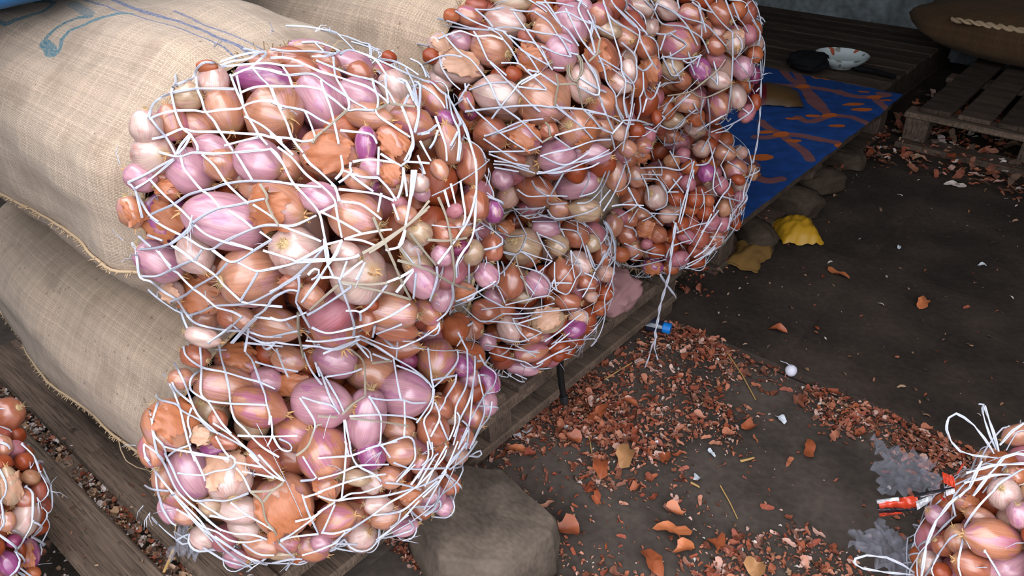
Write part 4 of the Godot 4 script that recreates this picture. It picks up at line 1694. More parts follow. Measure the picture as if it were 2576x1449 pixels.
func make_litter() -> void:
	var reds := [rgb(140, 74, 50), rgb(152, 84, 56), rgb(126, 64, 44), rgb(160, 98, 72), rgb(108, 64, 48), rgb(172, 112, 88), rgb(142, 76, 58), rgb(116, 68, 50), rgb(190, 150, 136)]
	var duns := [rgb(120, 76, 54), rgb(92, 66, 50), rgb(150, 118, 92), rgb(130, 68, 46), rgb(76, 58, 48), rgb(186, 172, 164)]
	var nz := noise(2.6, 55, 3)
	var fl := func(r: RandomNumberGenerator) -> Vector3:
		for t in 40:
			var x := r.randf_range(0.1, 1.12)
			var z := r.randf_range(-0.25, 1.25)
			var n := nz.get_noise_2d(x * 1.0, z * 1.0)
			var d := exp(-absf(z - 0.03) / 0.10) * 1.2 + exp(-absf(x - 1.06) / 0.055) * 0.75
			d += 0.85 * smoothstep(0.62, 0.25, x) * smoothstep(0.75, 0.1, z) + 0.40 * smoothstep(-0.05, 0.35, n) + 0.5 * smoothstep(0.55, 0.9, z) * smoothstep(0.9, 0.6, x) + 0.05
			d *= clampf(0.55 + 1.6 * n, 0.12, 1.3)
			if r.randf() < d * 0.8:
				return Vector3(x, 0.003 + r.randf() * 0.008 * minf(d, 1.5), z)
		return Vector3(r.randf_range(0.2, 1.0), 0.003, r.randf_range(0.0, 0.1))
	litter("onion_skin_litter", "rust red dry onion skins heaped over the floor along the pallet", 7000, flakes[0], Vector2(0.0030, 0.014), fl, reds, 1)
	litter("onion_skin_litter_001", "small crumbs of onion skin between the larger ones on the floor", 12000, flakes[2], Vector2(0.0018, 0.0075), fl, reds + duns, 2)
	litter("onion_skin_litter_002", "curled brown onion skins among the crumbs on the floor", 1500, flakes[4], Vector2(0.004, 0.017), fl, reds, 3)
	var sl := func(r: RandomNumberGenerator) -> Vector3:
		var x := 1.115 + pow(r.randf(), 1.5) * 1.9
		return Vector3(x, 0.016 + r.randf() * 0.002, r.randf_range(-0.1, 1.5))
	litter("onion_skin_litter_003", "few scattered skin flakes on the dark slab", 600, flakes[1], Vector2(0.002, 0.010), sl, duns, 4)
	var gap := func(r: RandomNumberGenerator) -> Vector3:
		return Vector3(r.randf_range(-0.26, -0.20) if r.randf() < 0.6 else r.randf_range(-0.44, -0.10), r.randf_range(0.128, 0.148), r.randf_range(-0.95, 0.0))
	var bed := func(r: RandomNumberGenerator) -> Vector3:
		return Vector3(r.randf_range(-0.43, -0.19), r.randf_range(0.004, 0.06), r.randf_range(-0.95, 0.0))
	litter("onion_skin_litter_004", "dark skins packed in the gaps of the pallet boards", 4200, flakes[3], Vector2(0.003, 0.011), gap, duns, 5)
	var far := func(r: RandomNumberGenerator) -> Vector3:
		return Vector3(r.randf_range(2.55, 3.6), r.randf_range(0.016, 0.05), r.randf_range(0.0, 1.2))
	litter("onion_skin_litter_005", "skins swept under the right pallet's boards", 1500, flakes[0], Vector2(0.008, 0.035), far, reds + duns, 6)
	var top := func(r: RandomNumberGenerator) -> Vector3:
		var x := r.randf_range(-0.33, -0.16)
		return Vector3(x, 0.1735, r.randf_range(-0.6, 0.0))
	litter("onion_skin_litter_006", "a few crumbs of skin on the near pallet boards", 60, flakes[1], Vector2(0.003, 0.008), top, duns, 7)
	var edge := func(r: RandomNumberGenerator) -> Vector3:
		var x := r.randf_range(1.25, 2.6)
		return Vector3(x, 0.018 + r.randf() * 0.02, -0.05 + r.randfn(0.0, 0.05))
	litter("onion_skin_litter_007", "skins caught along the rubble under the blue cloth", 420, flakes[2], Vector2(0.004, 0.018), edge, reds + duns, 8)


# where each shallot shows at the mouth of its sack: colour, place, half length, half width, turn, and l loose skin, r/R root end, n neck end
var ROWS := {
	"UF": [
		"w537,207,39,33,90,f p664,201,65,35,10 t471,243,33,32,180 c565,279,55,46,70 c692,287,79,61,25,nf m433,309,41,30,250 c491,317,44,36,210 w368,320,39,33,90",
		"w388,389,47,44,0,n k352,447,39,30,210 k482,433,52,50,30 k537,373,47,28,200 k651,406,55,46,20 c606,442,36,30,240 c722,422,33,39,40 c642,475,39,25,190",
		"k778,121,47,19,5 c521,168,25,14,0 c664,155,33,17,5 w764,190,36,25,10 c560,417,33,41,80 o399,447,33,22,190 o738,150,40,26,10 c700,146,30,22,0",
		"m820,160,34,24,200 o760,180,40,30,190 c655,185,30,24,0 o905,185,30,26,210 k805,257,69,52,60 k891,166,46,33,15 k905,243,52,39,20 c929,293,55,28,10",
		"m822,190,36,28,220 w993,224,41,36,60 c1034,262,25,17,180 m1037,312,55,39,20 m1092,251,44,30,60 p1123,299,22,19,210 p921,362,39,25,270 c830,386,66,48,10,l",
		"o990,367,50,36,60,l c1128,364,46,32,260 o1181,414,48,33,80 t1068,345,28,25,100,r k938,428,30,25,30 c899,450,33,25,200 m985,439,30,25,240 w1056,461,22,21,40",
		"p929,464,25,17,10 c1106,428,25,19,60 c1029,461,22,19,30 o979,144,17,14,10 c330,534,37,28,70,l o421,481,28,22,20 p424,549,59,50,40 k567,556,93,59,192",
		"c704,520,67,54,20,f w747,633,65,56,30,rf k402,658,56,43,30 w493,643,47,37,60 o530,674,34,31,30 c635,695,75,67,170,Rf c511,742,65,43,20,l c520,801,37,28,100,r",
		"o583,798,34,28,210 k629,751,28,19,190 c691,816,62,40,15 w434,733,28,22,50 o732,714,25,22,190 w511,848,40,22,15 c614,801,28,22,220 k803,497,47,34,200",
		"c893,546,59,51,200 o905,596,34,19,10 w902,692,71,62,350,nf w871,636,37,25,200 k1061,484,23,19,60 c986,469,26,22,220 k1144,531,20,15,160 w1036,627,28,22,210",
		"t1054,587,34,28,50,r k1005,512,19,16,10 o1123,590,34,28,40 c1154,571,31,28,20 o1197,515,37,28,260 p1241,531,28,22,270 k1113,643,26,22,40 t1048,667,37,28,210",
		"k1061,708,40,34,230 p1157,624,22,16,340 t1185,636,34,28,70,r o1238,624,31,25,270 c781,745,31,28,210 m840,807,68,53,70,f c983,782,61,37,190 o995,829,50,25,10",
		"k1113,748,33,26,100 m1076,785,34,25,220 k1222,692,30,26,230 o933,764,19,16,30 o924,807,25,19,90 c1092,820,19,19,0 c1166,730,28,19,10,l c1023,543,28,22,20",
	],
	"LF": [
		"c565,970,66,43,10 t532,1028,52,41,30,r c429,1071,60,54,60,f c457,953,29,23,0 o490,895,35,25,200 m598,912,52,37,20,l k672,960,39,32,10 m652,1024,62,45,15",
		"t635,1065,45,37,0,n m751,1086,52,41,200 o747,970,50,29,10,l c726,904,39,29,20 m383,1131,41,27,260 k482,1189,62,43,60 t511,1094,29,23,10 p536,1127,33,19,180",
		"w577,1197,60,50,80,Rf o565,1110,33,19,190 o664,1164,41,25,30 c714,1271,68,62,70,l w598,1280,54,31,10 m441,1234,45,33,40 k429,1280,33,25,240 c462,1296,29,21,200",
		"w511,1352,31,26,30 k594,1404,29,21,20 c656,1371,43,25,190 w614,1325,37,25,200 m784,1373,41,31,30 m722,1362,29,25,200 t705,1389,37,17,185 t528,1276,25,21,200",
		"c664,1333,33,21,200 o639,1255,25,25,0 c412,1205,37,25,265 o548,1057,25,19,250 o735,1148,48,40,30 c700,1120,30,28,190 o660,1240,40,34,20 k812,1013,72,50,10",
		"k842,905,50,40,200 m815,1140,60,54,240 m848,1307,47,38,345 c936,935,58,52,20,f m1098,908,58,45,100,nf k1021,989,62,52,10,f k920,1053,68,43,100,f p932,1139,39,33,250",
		"c999,1077,41,29,200 c1007,1135,39,33,180 t899,1202,29,19,10 w936,1210,29,25,220 c982,1202,29,25,20 p1104,1115,23,20,250 o1089,1082,37,33,220 o1106,1028,33,27,30",
		"w1106,1003,19,14,10 o1149,999,39,31,250 p1226,958,35,26,250 k1218,1015,31,27,260 m1189,1049,29,26,40 p1027,908,21,17,190 p1164,920,29,25,30 w1131,1040,29,25,50",
		"m1164,1102,25,24,190 w908,1346,45,35,340,n c974,1299,39,27,350 w953,1272,33,21,5 k1019,1326,31,20,345 o1056,1272,33,29,210 k1085,1247,33,29,230 o1131,1218,25,23,190",
		"c825,1222,37,29,80 m1056,1164,25,23,270 k808,1363,25,21,200 c1032,1243,31,25,190 k1114,1272,24,22,210 k1180,949,25,23,200 o999,869,54,29,5 c883,1288,29,23,200",
	],
	"UM": [
		"w1270,53,48,33,195 t1289,3,43,23,5 m1180,40,30,22,20 k1159,104,28,23,30 c1236,121,54,42,20,Rf w1152,169,59,33,10,lf w1103,115,28,23,60,l w1106,202,30,23,225",
		"o1174,202,40,19,10 m1364,39,26,22,20 c1379,81,37,31,30 k1444,59,45,37,60 k1412,134,40,37,60,f m1342,143,39,33,200 w1249,239,57,40,195 c1261,283,53,19,190",
		"c1367,245,62,59,30 w1466,208,45,39,250 o1516,149,47,34,70 c1454,323,45,42,20,rf o1236,339,40,39,30 m1317,348,40,34,45 k1398,394,45,39,160 k1485,385,47,23,10",
		"m1513,258,40,34,50 c1513,317,28,25,20 m1507,40,28,28,210 k1460,12,30,19,20 k1423,5,22,14,180 m1323,93,19,19,210 o1292,186,19,16,10 t1534,75,28,19,20",
		"m1199,12,25,16,190 m1174,258,26,19,80 p1184,286,16,14,20 o1084,140,20,17,210 o1286,398,34,22,200 o1382,329,22,19,20 o1255,186,19,16,180 c1137,40,19,16,10",
		"o1376,186,25,19,200 k1449,462,53,32,170 o1348,480,48,34,20 c1407,523,27,21,10 t1470,527,38,25,190 k1264,451,27,23,80 k1331,523,25,15,5 c1546,443,38,25,80",
		"m1637,177,36,24,80 w1582,177,25,19,80 c1575,96,25,24,30,n w1559,208,30,22,30 o1534,270,37,36,60 o1652,295,19,13,80 k1630,339,19,16,260 w1559,335,22,17,20",
		"m1615,366,22,19,190 c1578,373,22,19,210 o1602,329,19,18,0 o1621,118,25,22,240",
	],
	"LM": [
		"k1373,573,35,22,10 t1314,619,48,40,30,r o1323,655,27,17,5 o1445,590,36,29,30 t1403,615,25,25,200 w1455,662,34,24,210 o1284,709,39,30,280 k1352,716,34,28,45",
		"o1416,693,40,31,260 k1243,748,24,22,210 t1310,741,32,20,10 o1428,758,30,21,190 w1487,746,16,13,190 o1516,640,26,20,260 o1474,708,25,21,210 w1520,687,21,19,200",
		"t1377,805,39,28,350,l w1281,830,32,26,60 p1445,826,27,21,150 m1335,885,41,24,350 o1331,843,29,17,190 k1226,859,21,20,200 o1255,889,23,17,200 k1314,927,37,16,10",
		"o1222,784,34,25,20 o1188,826,25,25,200 w1453,796,25,17,190 o1520,737,21,19,260 c1508,775,18,17,190 m1270,579,22,21,60 t1487,611,22,20,30 o1403,872,21,17,180",
	],
	"UR": [
		"m1705,106,51,42,220 w1615,19,26,17,200 m1571,19,22,19,210 w1680,22,31,23,40 m1739,37,30,22,20 o1811,36,31,28,210 c1857,25,20,19,70 o1764,75,28,23,30",
		"c1798,82,23,19,200 w1846,106,31,25,60,n k1882,87,23,18,260 c1899,138,19,17,80 k1868,171,26,22,250 o1804,116,23,20,20 k1801,149,23,17,210 p1761,174,27,21,240",
		"t1693,174,25,23,30 w1807,203,28,19,10 p1898,189,20,13,270 m1809,261,30,25,260 w1854,242,28,20,260 c1730,258,30,22,10 t1696,304,27,19,0 w1745,311,25,24,240",
		"k1879,286,23,17,110 o1901,258,19,12,90 o1714,202,22,19,210 t1693,208,22,16,200 w1637,68,22,19,260 o1683,339,30,17,20 c1600,300,28,24,10 o1620,340,26,20,40",
		"m1590,345,24,20,10",
	],
	"LR": [
		"w1649,496,30,26,40,r o1677,449,30,25,210 o1634,437,22,19,20 p1775,434,23,18,260 m1848,425,26,23,220 c1823,384,25,19,10 w1764,375,20,19,190 k1814,468,22,17,70",
		"k1730,462,19,18,40 o1702,499,19,17,50 o1748,502,20,19,30 c1783,505,14,12,70 t1823,524,20,16,110 k1814,561,19,18,220 o1655,589,23,19,30 o1624,574,22,22,20,l",
		"c1590,623,25,22,30 k1596,595,17,14,190 k1627,614,14,12,20 k1727,595,22,16,20 w1770,620,22,19,220 k1707,651,24,17,160 p1643,670,24,18,10 w1680,543,22,16,10",
		"o1795,598,22,19,200 w1863,384,16,14,240 o1857,452,16,12,200 t1893,434,19,11,80 o1755,661,19,12,340 k1717,390,17,17,190 t1689,406,19,16,190 o1609,390,19,16,260",
		"o1848,564,14,14,180 o1649,630,22,16,190 o1711,567,19,19,210 k1860,499,17,13,90 c1543,567,26,22,90 o1534,421,25,22,210 c1559,474,17,17,60 o1581,552,22,19,210",
		"o1575,400,26,22,10 c1600,445,26,22,40 o1585,500,25,22,80 c1612,545,24,20,20 o1575,590,26,22,230 m1600,625,24,20,10 o1612,385,24,20,70 k1556,545,22,18,210",
		"c1560,640,22,18,190",
	],
	"NL": [
		"o16,1043,37,34,150 c6,1124,25,19,80 o40,1096,19,19,190 o59,1161,19,19,220 t23,1223,45,23,260 t78,1202,20,17,30 m98,1237,25,16,260 o65,1254,23,19,220",
		"w59,1313,43,29,115 c17,1313,22,19,80 o98,1295,22,12,270 p74,1392,37,20,80 p19,1416,31,20,240 o50,1391,28,12,90 c84,1440,16,12,20 p34,1360,16,14,200",
	],
	"NR": [
		"c2494,1157,28,24,210 c2558,1095,31,24,160 w2527,1243,40,33,60,r m2431,1267,26,21,200 k2358,1298,28,23,210 m2493,1356,62,40,190 c2417,1356,34,31,240 k2565,1298,31,24,80",
		"o2441,1422,41,33,200 o2372,1375,24,21,40 k2534,1422,48,34,150 w2341,1415,24,24,10 c2465,1301,31,21,200 c2555,1380,28,21,20 o2369,1436,21,17,10 c2555,1198,24,21,30",
	],
}


var STRANDS := {
	"UF": [
		"374,297 382,268 399,249 434,233 496,223 590,224",
		"374,299 403,287 438,279 488,277 517,282 558,276 606,272 616,264 652,254 693,254",
		"606,233 641,220 679,216 710,216",
		"382,349 414,342 459,324 486,330 548,332 650,338 679,345 710,351",
		"434,223 432,235 440,276 449,301 461,324 478,336",
		"494,194 496,223 507,249 517,280 538,303 554,332 573,361 587,380",
		"579,187 594,225 608,256 621,289 641,322 654,343 674,365",
		"596,191 606,233 612,262",
		"637,173 658,198 679,218 693,251 710,276",
		"380,299 399,324 414,341 430,365 443,390",
		"434,218 459,208 486,196 496,171 517,156 548,162",
		"554,165 583,154 625,148 654,131 670,131",
		"554,156 600,140 641,131 670,133",
		"554,167 621,162 674,158 710,165",
		"583,191 629,171 683,177 710,183",
		"629,171 670,135",
		"438,160 443,206 436,220",
		"612,123 654,131",
		"480,336 455,365 443,390",
		"482,338 467,365 447,388",
		"478,336 496,365 498,380",
		"616,293 662,318 710,359",
		"565,367 600,357 650,345",
		"680,123 721,129 784,129 846,136",
		"680,146 711,144 742,150 763,160 804,179 844,191 887,206 928,220 970,251 978,260",
		"680,160 721,166 763,165",
		"759,107 792,106 825,115 856,129",
		"792,107 815,129",
		"856,138 877,125 926,140 949,154 974,189 997,202 1024,210",
		"926,142 970,160 1011,179 1053,198 1080,208",
		"949,148 991,154 1024,169 1053,189",
		"839,144 844,191 862,223 875,247 879,270 873,280",
		"796,152 839,171 887,189 937,202 970,223 995,260",
		"680,179 721,189 784,187 825,212 866,239 889,256 924,274",
		"711,167 726,189 736,218",
		"680,218 732,218 767,217 808,225 821,235",
		"680,256 707,266 763,278 804,301 835,314",
		"684,223 701,266 721,309 736,349 763,384",
		"767,280 779,305 794,345",
		"808,202 817,235 833,276 844,320 852,363",
		"817,235 846,256 873,278 897,276 941,278",
		"*875,276 835,312 796,343 786,361",
		"856,328 887,332 933,338 949,361",
		"680,343 732,349 763,357 792,351",
		"680,336 707,361 738,390",
		"937,198 943,225 951,247 949,276",
		"970,189 972,223 978,260",
		"*941,278 974,262",
		"*980,260 1044,268",
		"943,276 955,295 991,318 1032,345",
		"1009,264 1024,303 1036,334 1040,370 1028,390",
		"1020,171 1042,214 1049,256 1053,276",
		"1042,206 1057,214 1055,268 1053,297 1044,334",
		"1022,206 1042,256",
		"1059,338 1080,334",
		"1032,148 1059,162 1073,194",
		"856,129 825,140 784,142",
		"1015,268 1028,239",
		"322,459 372,436 407,416 438,399",
		"341,474 378,451 438,401",
		"399,382 438,393 459,393 488,384 538,387 600,383 679,376",
		"322,461 337,474 372,536 399,558",
		"378,548 414,571 455,592 467,598",
		"341,480 358,548",
		"372,544 403,529 438,513 471,492 507,480 534,474 567,463 635,455 710,459",
		"374,449 405,482 438,513 461,534 486,560",
		"455,397 463,424 486,453 507,478 529,494 554,523",
		"509,389 538,416 567,457 594,484 625,513",
		"594,387 614,420 635,453",
		"683,378 710,411",
		"486,563 459,589 426,614",
		"488,565 461,592 428,616",
		"486,560 517,540 554,523 600,515 666,500",
		"490,567 517,589 563,608 637,629",
		"467,596 509,623 534,627 561,610 633,577 666,567 701,567",
		"432,618 463,637 488,658",
		"575,531 610,552 637,575",
		"637,515 687,548 701,567",
		"579,610 637,629",
		"534,629 575,658 600,656 641,629 683,604",
		"654,583 683,604",
		"*654,463 674,494 670,503 685,542 701,567",
		"349,594 380,621",
		"333,610 341,627 393,623 426,614",
		"372,592 409,606",
		"488,658 509,627",
		"662,631 710,645",
		"393,629 430,670",
		"680,374 699,389 717,422 736,459 773,498 802,536 813,577 825,639 823,670",
		"699,370 732,395 769,438 813,471 841,503 846,527 860,598",
		"680,457 721,461 759,467 808,471",
		"763,389 779,411 804,432 833,459 846,474 852,507",
		"833,465 839,465 856,507",
		"858,391 862,428 844,451",
		"883,409 881,424 885,432 870,447 852,459",
		"887,407 928,401 991,409",
		"953,370 951,440",
		"862,428 908,445 951,447",
		"951,447 976,474 997,505",
		"881,438 912,463 939,482",
		"852,476 887,480 947,488 991,505",
		"858,507 904,513 939,536 960,552",
		"802,536 846,513",
		"808,534 856,556 908,587",
		"703,567 742,567 796,542",
		"705,567 752,585 808,608",
		"866,602 908,589 960,579 986,577",
		"866,602 908,604 945,618",
		"823,614 862,604",
		"860,606 844,637 823,670",
		"744,658 779,641 817,618",
		"680,635 726,650 744,658",
		"763,654 825,652 879,650 904,641",
		"*939,546 966,608 995,670",
		"*912,637 970,602 1032,560 1080,505",
		"*928,635 991,594 1080,519",
		"*949,618 1011,577 1073,527",
		"957,387 980,401 1011,418",
		"1036,370 1030,399 1011,416",
		"1015,422 1011,467 1001,500",
		"1015,424 1024,494",
		"1042,428 1036,486 1026,534 1022,560",
		"1024,407 1080,411",
		"1051,391 1069,438",
		"988,513 1003,554",
		"960,486 951,534",
		"970,629 1007,618 1020,579",
		"1007,623 1040,664",
		"333,610 343,629 351,695 380,708 414,735 443,753 459,774 476,799 496,815 527,824 565,830 621,834 662,846 710,846",
		"351,695 393,695 430,679 463,664 488,654",
		"399,631 430,677 445,685 463,704 484,724 509,743 540,770 554,776 585,784 608,797",
		"428,759 465,743 490,724 517,708 544,691 573,660",
		"440,619 467,639 490,658 513,672 542,693 565,720 606,757",
		"534,627 575,658 600,656",
		"476,793 507,784 540,770 600,766 633,761 662,747 710,720",
		"606,757 633,712 650,681",
		"598,660 641,681 672,679 710,672",
		"608,797 579,824 565,832",
		"641,797 666,780 689,747 710,737",
		"650,793 616,824 581,863",
		"652,795 618,828 585,863",
		"625,824 616,884",
		"645,797 710,807",
		"621,863 670,867 710,871",
		"608,759 641,766 710,772",
		"680,739 711,716 750,691 815,623",
		"680,735 721,714 757,691",
		"680,677 721,668 744,660 779,643 815,623",
		"744,660 825,656 879,650 904,643",
		"815,600 823,658 839,697",
		"858,610 846,641 823,670 808,693",
		"852,699 862,733 879,778 891,819 889,846",
		"808,699 837,697 858,701",
		"808,691 792,716 759,761",
		"750,693 752,724 744,757 750,770",
		"680,757 701,741 728,730 750,733",
		"775,691 788,677 800,677 804,685 796,697 784,704",
		"858,699 873,656",
		"862,695 912,656",
		"897,704 918,660",
		"773,793 804,776 862,737 885,718 862,712",
		"*852,716 779,780",
		"750,772 779,824",
		"680,799 707,807 742,797 771,786",
		"784,824 825,838 887,826 949,809 991,790 1032,764",
		"870,782 904,784 908,807",
		"904,786 928,772 960,735 974,716",
		"*858,710 928,716 974,712",
		"*887,716 960,733 1032,753",
		"974,710 1011,695 1040,677",
		"997,735 1040,681",
		"*964,600 986,652 1011,710 1034,753",
		"*1003,621 1038,664 1080,681",
		"1046,687 1040,751",
		"680,848 721,838 750,832",
		"*750,786 752,842 763,900",
		"769,857 810,859 904,846",
		"813,890 866,867 908,853",
		"947,840 991,824 1011,815",
		"943,819 937,848",
		"908,853 949,873 991,900",
		"895,861 928,900",
		"1009,262 1023,296 1039,351 1031,379 1017,405",
		"1050,211 1040,231 1053,273 1051,296 1043,329",
		"1059,213 1057,250 1051,279",
		"1020,208 1036,239 1050,267",
		"1000,199 1023,206 1042,247",
		"1061,216 1085,231 1109,255 1120,272",
		"1065,203 1087,208 1109,230 1120,237 1134,255 1149,281 1171,320 1183,359 1196,405",
		"1121,236 1126,276",
		"1130,251 1137,286 1146,309 1155,329 1154,373 1151,405",
		"1095,293 1104,317 1121,365 1124,405",
		"1098,315 1078,331 1051,338",
		"1102,329 1093,355 1081,373",
		"1152,332 1134,369",
		"1155,351 1160,366 1154,405",
		"1057,355 1070,380 1084,405",
		"1146,279 1161,314",
		"1165,314 1179,348 1196,405",
		"1196,400 1199,462 1193,574 1180,614 1168,630 1149,664 1149,698",
		"1037,428 1031,502 1019,574 1003,620",
		"1047,428 1037,493",
		"1118,478 1130,521",
		"1134,462 1146,512",
		"1158,456 1165,502 1171,540 1165,568",
		"*1102,496 1121,540 1134,602 1143,680 1140,717",
		"*1075,603 1124,605 1174,599",
		"1099,670 1099,704 1081,757",
		"1137,711 1140,748 1124,785 1099,807",
		"1180,664 1180,711",
		"1199,481 1174,561 1102,664",
		"*1000,655 1062,673 1140,714 1186,729",
		"*1031,586 1075,642 1096,667",
	],
	"LF": [
		"503,864 507,922 505,964 507,993 526,1013 557,1063 582,1090",
		"462,872 470,897 509,924 563,935 615,951 654,961 692,978",
		"507,928 483,949 478,972 483,984 507,1001 526,1009 580,1015 623,1017 669,1019",
		"551,864 557,901 567,935 576,976 580,1013 590,1053 613,1077 630,1096",
		"617,862 617,885 634,906 654,959 667,993 671,1017 679,1046 677,1069",
		"696,877 712,922 725,949",
		"642,910 677,920 712,928 750,935",
		"439,912 462,959 474,988 491,1032 507,1055 536,1079 549,1092",
		"412,941 433,976 443,1001 454,1030 458,1046 472,1108 483,1140 491,1160",
		"433,961 445,982 483,1015",
		"483,1026 472,1059 480,1092 476,1102",
		"393,993 400,1005 443,1017 458,1034 503,1057 532,1084 549,1090 619,1127 644,1150",
		"400,1005 383,1063 387,1098 396,1142 408,1154",
		"375,1024 383,1063 389,1096 412,1123 420,1160",
		"412,1123 443,1131 478,1137 528,1146 576,1152",
		"362,1117 391,1137 410,1156",
		"420,1150 445,1131 474,1121 480,1117",
		"536,1065 584,1096 619,1127 652,1160",
		"543,1098 561,1129 578,1150",
		"362,1119 364,1144 375,1160",
		"630,1096 661,1125 702,1150",
		"598,1096 683,1098 748,1096",
		"681,1046 685,1094 673,1123",
		"685,1094 702,1125 719,1135 735,1131 727,1115 702,1104",
		"754,1001 787,1050 793,1071 787,1092 777,1119",
		"760,999 805,1013",
		"*745,1146 774,1121 793,1075 810,1067",
		"764,887 777,920 789,941 810,968",
		"793,912 805,947",
		"762,877 810,864",
		"621,864 673,868 712,872",
		"364,1150 391,1186 429,1233 462,1268 503,1308 530,1345 565,1382 605,1411 632,1428",
		"396,1144 412,1165 441,1227 466,1256 495,1281 536,1318 557,1335",
		"414,1140 433,1177 447,1210 466,1237 491,1260 528,1258 569,1260 625,1241",
		"391,1186 396,1229 404,1260 410,1281 429,1312 443,1322",
		"364,1221 383,1231 425,1235",
		"429,1235 466,1281 507,1322 547,1339 578,1359 619,1364 661,1357",
		"462,1273 495,1318 536,1349 578,1376 609,1395 640,1413 673,1420",
		"495,1281 532,1316 557,1333 594,1343 619,1343 650,1349 690,1366",
		"495,1258 532,1283 574,1306 625,1297",
		"528,1297 574,1306",
		"625,1297 661,1318 690,1335",
		"580,1264 625,1297",
		"487,1144 511,1194 516,1210",
		"447,1190 507,1196 540,1186 582,1179 592,1167",
		"487,1144 536,1148 578,1157",
		"594,1163 661,1175",
		"594,1177 611,1198 630,1237",
		"609,1186 661,1196 690,1202",
		"*630,1237 652,1254 661,1268 669,1310 690,1335 702,1364",
		"*630,1237 681,1233 712,1217 714,1210",
		"*663,1262 681,1239 710,1215",
		"627,1142 661,1175 690,1198 716,1210",
		"650,1144 690,1186 714,1208",
		"578,1146 588,1152 594,1163 582,1177",
		"706,1362 733,1351 801,1343",
		"706,1359 729,1347 777,1312 810,1285",
		"743,1312 785,1301 810,1283",
		"762,1148 785,1186 795,1204 756,1210",
		"760,1244 774,1285 801,1343",
		"764,1252 810,1237",
		"685,1417 733,1407 760,1407",
		"760,1397 810,1382",
		"702,1366 743,1405",
		"511,1378 540,1395 569,1411 623,1426",
		"540,1349 576,1374 611,1397 665,1417",
		"611,1368 650,1393 690,1397",
		"443,1281 478,1301 503,1326 536,1362",
		"733,1413 719,1434",
		"800,923 812,948 829,996 841,1020 854,1041",
		"817,948 852,1006 866,1039",
		"800,1012 835,1020 854,1041",
		"821,948 879,938 910,927",
		"*872,873 914,909 918,975 920,996",
		"893,863 928,882 935,909",
		"918,855 945,871 990,900 1038,927 1073,956 1086,975",
		"937,890 986,909",
		"*935,913 986,907",
		"990,902 999,954 1009,1006",
		"997,919 1028,931 1059,946 1077,963",
		"1001,855 997,902",
		"928,996 953,1037 959,1058 957,1112 953,1120",
		"928,1000 970,1006 1009,1006 1040,1014 1071,1012",
		"*860,1043 887,1016 918,996",
		"879,1047 953,1043 1017,1047 1048,1056",
		"*881,1052 966,1062 1028,1072",
		"1017,1010 1019,1058 1017,1097",
		"1077,876 1086,954 1090,975 1084,1012 1048,1064",
		"1090,975 1131,936 1152,905 1150,880",
		"1088,956 1146,944",
		"1092,979 1086,1027 1067,1058 1077,1099 1086,1130",
		"1148,942 1144,965 1121,1002 1119,1012 1104,1037 1106,1054 1084,1099",
		"1106,1058 1127,1107",
		"1094,1012 1104,1037",
		"1175,878 1177,934 1171,975 1148,1023 1144,1070 1129,1107",
		"1195,896 1193,950 1181,1006 1160,1049 1142,1099",
		"1152,836 1175,880",
		"1150,1037 1156,1056 1140,1120",
		"1206,892 1220,917 1247,940 1241,971 1218,996 1183,1058 1156,1120",
		"1204,942 1210,971 1216,996",
		"1191,954 1187,1008 1179,1074 1152,1130",
		"1214,998 1218,1037 1206,1074 1181,1130",
		"1237,1010 1231,1047 1208,1078 1187,1120",
		"1162,1058 1179,1078 1173,1130",
		"866,1056 868,1095 872,1130",
		"868,1056 883,1130",
		"961,1120 1017,1099 1038,1105 1044,1130",
		"953,1120 920,1130",
		"957,1120 970,1130",
		"*800,1047 850,1049",
		"868,1110 875,1137 877,1147",
		"872,1114 868,1172 860,1253",
		"879,1110 885,1145 901,1172 941,1193 959,1211",
		"800,1153 841,1149 887,1145 953,1120 999,1110",
		"957,1116 982,1151",
		"800,1205 852,1191 901,1172 978,1168",
		"800,1238 835,1226 904,1203 970,1193",
		"800,1247 846,1259 879,1243 916,1238 961,1220",
		"843,1263 800,1290",
		"843,1269 812,1338",
		"850,1259 893,1253 966,1247 1028,1232 1090,1209 1123,1185",
		"937,1296 976,1267 1017,1243 1059,1214 1111,1156 1123,1131",
		"939,1296 1007,1286 1048,1255 1100,1209",
		"837,1367 883,1332 937,1296",
		"837,1367 899,1369",
		"800,1385 829,1373 846,1365 868,1338",
		"808,1340 841,1342 883,1329",
		"953,1354 986,1329 1019,1298 1055,1259",
		"945,1367 997,1319 1028,1296",
		"953,1354 986,1350 1034,1334 1040,1323 1028,1309",
		"1067,1282 1100,1222 1123,1187",
		"1065,1296 1094,1276 1104,1243",
		"1069,1298 1098,1274 1106,1226",
		"1063,1251 1111,1203 1131,1162 1179,1116",
		"1042,1114 1044,1151 1032,1172 997,1214",
		"1075,1110 1077,1151 1061,1172",
		"1086,1112 1088,1147 1073,1164 1051,1203",
		"1123,1122 1094,1174 1069,1224",
		"1152,1110 1131,1162 1106,1205",
		"1173,1114 1150,1147 1111,1193",
		"1200,1110 1173,1147 1131,1182",
		"1164,1174 1166,1180 1148,1214 1111,1243",
		"990,1164 1038,1180 1090,1178 1131,1178",
		"1007,1288 1001,1313 982,1327",
		"1179,1149 1206,1133 1212,1141 1206,1149 1181,1147",
		"1007,1203 1044,1168",
		"1048,1226 1094,1147 1102,1141",
		"1034,1220 1075,1160",
		"970,1214 1007,1218 1059,1232",
	],
	"UM": [
		"1050,110 1079,116",
		"1100,46 1145,58 1183,70 1226,75 1274,68 1321,75",
		"1122,64 1174,72 1224,75",
		"1145,27 1183,50 1226,68 1274,81",
		"1102,97 1149,79 1166,79 1199,91 1236,89 1265,99",
		"1112,81 1133,106 1160,135 1187,153 1230,207 1245,242 1261,267",
